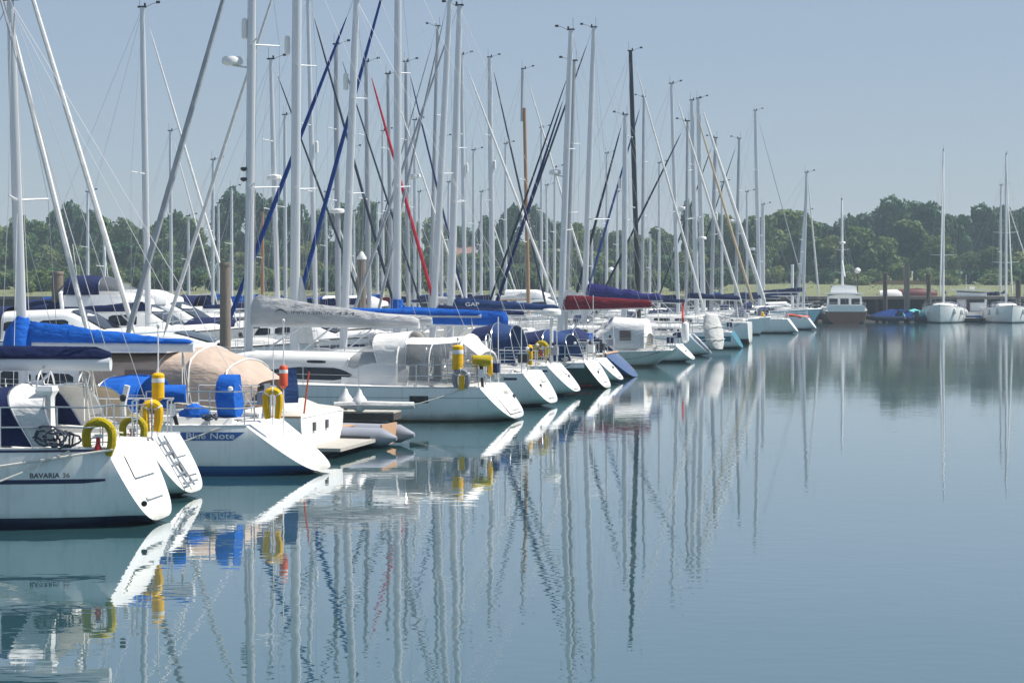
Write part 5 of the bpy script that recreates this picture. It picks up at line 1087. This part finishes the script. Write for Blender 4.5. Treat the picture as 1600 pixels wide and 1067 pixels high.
# ------------------------------------------------------------------ motor cruisers
def cruiser(label, px, Z, L=9.5, B=3.2, right=True, fs=1.1, cab=(.25, .72), ch=.75, fly=False, canopy=None, can=(.0, .3), canh=.95, hull=GEL, boot=BNAVY, hd=12, stripe=None, arch=False, rail=True, windc=GLASS, wins=((.08, .34), (.38, .62)), rake=.1):
    b = by_mast(label, px, Z, L, B, .5, right, fs, fs * 1.3, hd, 'motor_cruiser', 'motor cruiser', CG, s0=.93, rake=rake, zb0=-.1, bowrake=1.6, full=.28)
    b.make_hull(hull, hull); b.boot(boot); b.rail(RUBBER, .03, -.02, 'rub_rail')
    if stripe: b.band('hull_stripe', stripe, .3, L * .9, lambda x: b.zs(x / L) - .38, lambda x: b.zs(x / L) - .26)
    xa, xf = cab[0] * L, cab[1] * L
    h, sd_, sec = b.house('cabin', GEL, xa, xf, B * .41, B * .30, ch, prof=lambda k: 1 - .9 * sstep(.55, 1, k), taper=.14); b.windows(h, sd_, windc, wins, .42, .88)
    fd, _, _ = b.house('foredeck_trunk', DECK, xf - .4, L * .9, B * .30, B * .12, .22)
    # raked windscreen on the sloping front
    r = []
    for k in (.62, .78, .9):
        x, W, H, zd = sec(k); r.append([(x + .015, y * W * .74, zd + H + .085 - .02 * abs(y)) for y in (-1, -.5, 0, .5, 1)])
    MB().loft(r, False).build('windscreen', windc, h)
    zt = b.zs(.3) + ch
    if fly:
        f2, _, _ = b.house('flybridge', GEL, xa - .2, xa + (xf - xa) * .6, B * .36, B * .30, .55, base=lambda x: zt + .03, prof=lambda k: 1 - .5 * sstep(.7, 1, k))
        if canopy is not None and fly == 'canopy':
            b.sprayhood(xa + (xf - xa) * .5, xa - .1, B * .33, .8, canopy, canopy, z=zt + .5, win=PLAS, name='flybridge_canopy')
    if canopy is not None:
        xs_ = can[0] * L + .15, can[1] * L + .2
        rr = lambda x, w, z, n=12: [(x, w * math.cos(math.pi * i / n), b.fs + .05 + (z) * max(0, math.sin(math.pi * i / n)) ** .38) for i in range(n + 1)]
        cvs = MB().loft([rr(xs_[0], B * .37, canh * .75), rr(xs_[0] + .35, B * .41, canh), rr(xs_[1], B * .41, max(ch + .08, canh * 1.03))], False).build('canopy', canopy, b.root)
        for sg in (1, -1): MB().loft([[(lerp(xs_[0] + .35, xs_[1], u), sg * (B * .41 * math.cos(.22) * 1.0 + .02), b.fs + canh * .45), (lerp(xs_[0] + .35, xs_[1], u), sg * (B * .41 * math.cos(.45) + .03), b.fs + canh * .76)] for u in (.12, .5, .88)], False).build('canopy_window', PLAS, cvs)
    if arch:
        mb = MB(); w = B * .40; mb.tube([(xa + .1, -w, b.fs), (xa - .2, -w * .9, zt + .55), (xa - .25, -w * .5, zt + .8), (xa - .25, w * .5, zt + .8), (xa - .2, w * .9, zt + .55), (xa + .1, w, b.fs)], .09, 8); mb.build('radar_arch', GEL, b.root)
        MB().lathe([(.25, -.1), (.3, 0), (.25, .1), (.05, .13)], (xa - .25, 0, zt + .98), 14).build('radar_dome', WHITEP, b.root); MB().tube([(xa - .25, .6, zt + .8), (xa - .5, .6, zt + 2.6)], .015, 5).build('aerial', WHITEP, b.root)
    if rail: b.pulpit(.7)
    b.zt = zt
    return b
cruiser('white cruiser with plain sloping windscreen behind the royal blue boom cover', 110, 78, L=10, B=3.4, right=True, fs=1.5, ch=1.05, canopy=NAVY, can=(.0, .26), canh=1.25)
cruiser('cruiser with navy canopies and clear windows beside the two white furled headsails', 215, 84, L=10.5, B=3.5, fs=1.5, ch=1.2, fly='canopy', canopy=NAVY, can=(.0, .33), canh=1.5, arch=True)
cruiser('flybridge cruiser with a faded navy canopy and radar arch behind the silver mast', 262, 90, L=11, B=3.6, fs=1.55, ch=1.2, fly=True, canopy=NAVY2, can=(.0, .3), canh=1.6, arch=True)
cruiser('sleek white cruiser with long pointed foredeck before the thick pile', 280, 74, L=10.5, B=3.3, fs=1.25, ch=.6, canopy=None, cab=(.2, .7))
cruiser('cruiser with a long navy cover over its cockpit behind the thick pile', 335, 99, L=10, B=3.4, fs=1.55, ch=.9, canopy=NAVY, can=(.0, .42), canh=1.5)
cruiser('white cruiser under the lettered grey sail bag', 470, 84, L=10, B=3.4, fs=1.3, ch=.8, canopy=NAVY, can=(0, .24), stripe=STRIPEN)
cruiser('white cruiser with a cream cabin behind the silver mast foot', 420, 92, L=10, B=3.4, fs=1.35, ch=.9, canopy=WHITEC, can=(0, .25))
cruiser('white cruiser with dark windows beyond the navy sail covers', 590, 108, L=10, B=3.4, fs=1.4, ch=1.0, canopy=NAVY, can=(0, .26), fly=True)
cruiser('white sports cruiser with bluish hood among the masts near the wooden one', 850, 150, L=10, B=3.4, fs=1.6, ch=1.0, canopy=NAVY2, can=(0, .3), fly=True)
cruiser('small cruiser at the photo edge behind the thickest mast', 25, 95, L=9, B=3.2, fs=1.4, ch=1.0, canopy=NAVY, can=(0, .3), arch=True)
cruiser('low white cruiser with blue canopy between the row and the jetty', 1225, 198, L=8, B=3.0, right=True, fs=1.0, ch=.9, canopy=NAVY, can=(0, .3))

# dinghies and buoys at the end of the row
p = wpt(1254, 490, 166); t = dinghy('orange inflatable dinghy raised against the pale blue bow', (p.x - 1.1, 166.3, 1.0), -.2, ORANGE, 1.7); t.scale = (.9, .7, .7); t.rotation_euler = (0, .16, -.2)
p = wpt(1222, 517, 161); fender('round white buoy floating by the last sterns', (p.x, 161, -.1), r=.35, h=.6, ball=True, cord=.1)
p = wpt(1213, 520, 160); t = dinghy('small white inflatable tender afloat at the last sterns', (p.x - 1, 160, -.05), .1, WHITEP, 1.6)
p = wpt(1190, 492, 150); fender('yellow fender at the bow of the yacht with the broad white furled headsail', (p.x, 149.5, 1.2), YEL, .13, .5, cord=.2)

# ------------------------------------------------------------------ far shore pontoon
def bow_on(label, px, Z, B, L, fs, fb, top, tpy, lean_base, r, sp, cover, yaw=0.0, furl=SAILW):
    fx, fy = math.sin(yaw), -math.cos(yaw); X = (px - 800) / FPX * (Z + 6)
    b = Boat('sailing_yacht', label, 'sailing yacht', YG, X - fx * L * .56, Z + 6 - fy * L * .56, fx, fy, L, B, fs, fb, s0=.75, rake=.4)
    std(b, GEL, BBLACK)
    b.m0 = L * .56
    # masts seen from ahead lean sideways little: the spar stands on the centre line
    Yw = b.W(b.m0, 0).y; zt = EYE - (tpy - HOR) / FPX * Yw
    b.m, b.mz0, b.mz1, b.lean = b.m0, b.zs(.56) + .35, zt, -.25
    b.P = lambda z: (b.m + b.lean * (z - b.mz0) / (b.mz1 - b.mz0), 0, z)
    b.mast(b.m0, None, (800 + FPX * b.W(b.m0, 0).x / Yw), tpy, r, ALUW, sp, sp_len=1.25)
    b.boom(4, b.mz0 + 1.1, b.mz0 + 1.0, ALU, cover, .4, .15); b.forestay(furl, L - .15, .07, zh=b.mz1 - .6)
    b.sprayhood(L * .43, L * .3, B * .34, .7, NAVY, None, win=PLAS)
    for sg in (1, -1):
        for k in (.45, .68, .82):
            s_ = b.side(L * k, b.zs(k) - .75, .14, sg); fender('white fender on the flank of the yacht moored bow on' if tpy < 238 else 'white fender on the flank of the last yacht at the far pontoon', b.W(*s_), r=.13, h=.62, cord=.4)
    return b
bow_on('white yacht moored bow on at the far pontoon with one tall mast', 1474, 193, 4.1, 12.0, 1.2, 1.75, 1479, 236, 0, .15, (.32,), NAVY, -.27)
bow_on('last white yacht at the far pontoon, in front of the white wheelhouse boat', 1572, 193, 4.1, 12.0, 1.2, 1.7, 1578, 242, 0, .16, (.28, .48), NAVY, -.12)
far_yacht('yacht with thin white mast behind the last yacht at the far pontoon', 1563, 204, 1564, 290, L=9.5, right=True, r=.10, spar=ALUW, furl=SAILW, fr=.05, cover=NAVY, sp=(.45,))
# wheelhouse workboat
b = cruiser('white wheelhouse boat with a blue stripe between the two bow on yachts', 1528, 203, L=7.5, B=2.9, right=True, fs=1.0, ch=.5, cab=(.35, .6), boot=BBLUE, rail=True)
h, sd_, _ = b.house('wheelhouse', GEL, 1.7, 4.6, 1.2, 1.05, 2.0, prof=lambda k: 1 - .12 * k, taper=.05); b.windows(h, sd_, GLASS, ((.42, .92),), .58, .86); b.windows(h, sd_, STRIPEB, ((.08, .32),), .08, .30, name='side_panel')
MB().box((3.0, 0, b.zs(.4) + 2.08), (3.9, 2.5, .12)).build('wheelhouse_roof', WHITEP, b.root); MB().box((3.2, .3, b.zs(.4) + 2.3), (.5, .4, .3)).build('roof_box', WHITEP, b.root); MB().tube([(2.6, -.4, b.zs(.4) + 2.1), (2.6, -.4, b.zs(.4) + 3.6)], .02, 5).build('aerial', WHITEP, b.root)
b.band('hull_stripe', STRIPEB, .1, 6.6, lambda x: .32, lambda x: .62)
# wooden motor sailer seen from astern
X = (1322 - 800) / FPX * 194
b = Boat('motor_sailer', 'motor sailer with brown wooden hull and white wheelhouse seen from astern', 'motor sailer', YG, X, 194, .10, 1, 11, 4.3, 1.15, 1.8, s0=.9, rake=.1, zb0=-.1, full=.25)
b.make_hull(HBROWN, HBROWN); b.boot(BBLACK); b.rail(GEL, .06, .06, 'bulwark_cap'); b.band('sheer_strake', GEL, .02, 10.4, lambda x: b.zs(x / 11) - .28, lambda x: b.zs(x / 11), .01)
h, sd_, sec = b.house('wheelhouse', GEL, 2.4, 6.4, 1.75, 1.4, 1.45, prof=lambda k: 1 - .3 * sstep(.8, 1, k), taper=.08); b.windows(h, sd_, GLASS, ((.08, .3), (.36, .58), (.64, .86)), .5, .9)
for y in (-1.05, 0, 1.05): MB().box((2.38, y, b.zs(.2) + .85), (.04, .8, .55)).build('aft_window', GLASS, h)
MB().box((4.2, 0, b.zs(.3) + 1.56), (4.6, 3.7, .1)).build('wheelhouse_roof', GEL, b.root); h2, sd2, _ = b.house('flybridge', GEL, 3.2, 5.4, 1.3, 1.1, .7, base=lambda x: b.zs(.3) + 1.62)
MB().box((-.05, 0, b.fs + .26), (.09, 3.5, .62)).build('stern_bulwark', GEL, b.root)
b.m = 5.6; b.mast(5.6, None, 800 + FPX * b.W(5.6, 0).x / b.W(5.6, 0).y - 1, 312, .17, ALUW, (.45, .2), zbase=1.7, sp_len=.7, sweep=.1); b.radome(b.zat(382, 5.6), -1, r=.3, fwd=.45); b.reflector(b.zat(402, 5.6), -1)
b.pushpit(h=.8); b.lifelines()
MB().tube([b.P(6.0), (1.6, 0, 4.4)], .06, 6).build('boom', ALUW, b.root)
for px, lb, yaw, m in ((1384, 'blue covered inflatable on the far pontoon nearest the motor sailer', 2.9, DBLUE), (1400, 'blue covered inflatable with a folded grey hood at the far pontoon', 2.6, DBLUE), (1432, 'dark inflatable with a turquoise cover beside the bow on yacht', .3, NAVY2)):
    p = wpt(px, 500, 199); t = thing('covered_inflatable', lb, 'inflatable boat', (p.x, 198.2, 0), yaw, 'inflatable boats at the far pontoon')
    for sg in (1, -1): MB().tube([(-1.9, sg * .72, .35), (.9, sg * .72, .4), (1.9, sg * .35, .55), (2.1, 0, .6)], [.2, .28, .26, .25], 10).build('tube', BNAVY, t)
    MB().loft([[(-1.7, -.6, .5), (-1.7, 0, 1.0), (-1.7, .6, .5)], [(-.4, -.65, .55), (-.4, 0, 1.35), (-.4, .65, .55)], [(1.5, -.4, .6), (1.5, 0, .8), (1.5, .4, .6)]], False).build('cover', m if m is not NAVY2 else mat('turquoise_cover', (.05, .42, .42), .7, var=.15), t)
    MB().box((-1.95, 0, .75), (.35, .4, .8)).build('outboard_motor', BLACK, t)
t = thing('upturned_boat', 'dark red open boat upturned on the jetty beside the tall bare pile', 'rowing boat', (wpt(1434, 462, 202.6).x, 202.7, 2.55), 0, 'boats laid up on the jetty')
MB().loft([[(x, .62 * w * math.cos(a), .72 * math.sin(a) * (.55 + .45 * w)) for a in [math.pi * k / 10 for k in range(11)]] for x, w in ((-1.9, .7), (-1.2, .9), (-.3, 1), (.6, .92), (1.4, .6), (1.95, .05))], False, True, False).build('hull', mat('dark_red_hull', (.10, .02, .025), .6, var=.15), t, fix=True); MB().tube([(-1.9, 0, .62), (0, 0, .75), (1.95, 0, .5)], .04, 5).build('keel', mat('dark_red_hull', (.16, .02, .025)), t)
t = thing('upturned_boat', 'white open boat upturned on the jetty beside the dark red one', 'rowing boat', (wpt(1398, 462, 202.6).x, 202.7, 2.55), 0, 'boats laid up on the jetty')
MB().loft([[(x, .6 * w * math.cos(a), .6 * math.sin(a) * (.55 + .45 * w)) for a in [math.pi * k / 10 for k in range(11)]] for x, w in ((-1.5, .7), (-.8, .95), (0, 1), (.8, .8), (1.5, .05))], False, True, False).build('hull', WHITEP, t, fix=True); MB().tube([(-1.5, 0, .5), (0, 0, .62), (1.5, 0, .4)], .035, 5).build('keel', WHITEP, t)

# ------------------------------------------------------------------ air
HAZE = True
if HAZE:
    hb_ = MB().box((50, 740, 10), (1300, 1640, 26))
    hm = bpy.data.materials.new('haze_air'); hm.use_nodes = True; nt = hm.node_tree; nt.nodes.clear()
    out = nt.nodes.new('ShaderNodeOutputMaterial'); pv = nt.nodes.new('ShaderNodeVolumePrincipled'); pv.inputs['Color'].default_value = (.68, .84, 1.0, 1); pv.inputs['Density'].default_value = 0.00042; pv.inputs['Anisotropy'].default_value = 0.2
    nt.links.new(pv.outputs[0], out.inputs['Volume'])
    tag(hb_.build('haze', hm, smooth=False), kind='stuff')
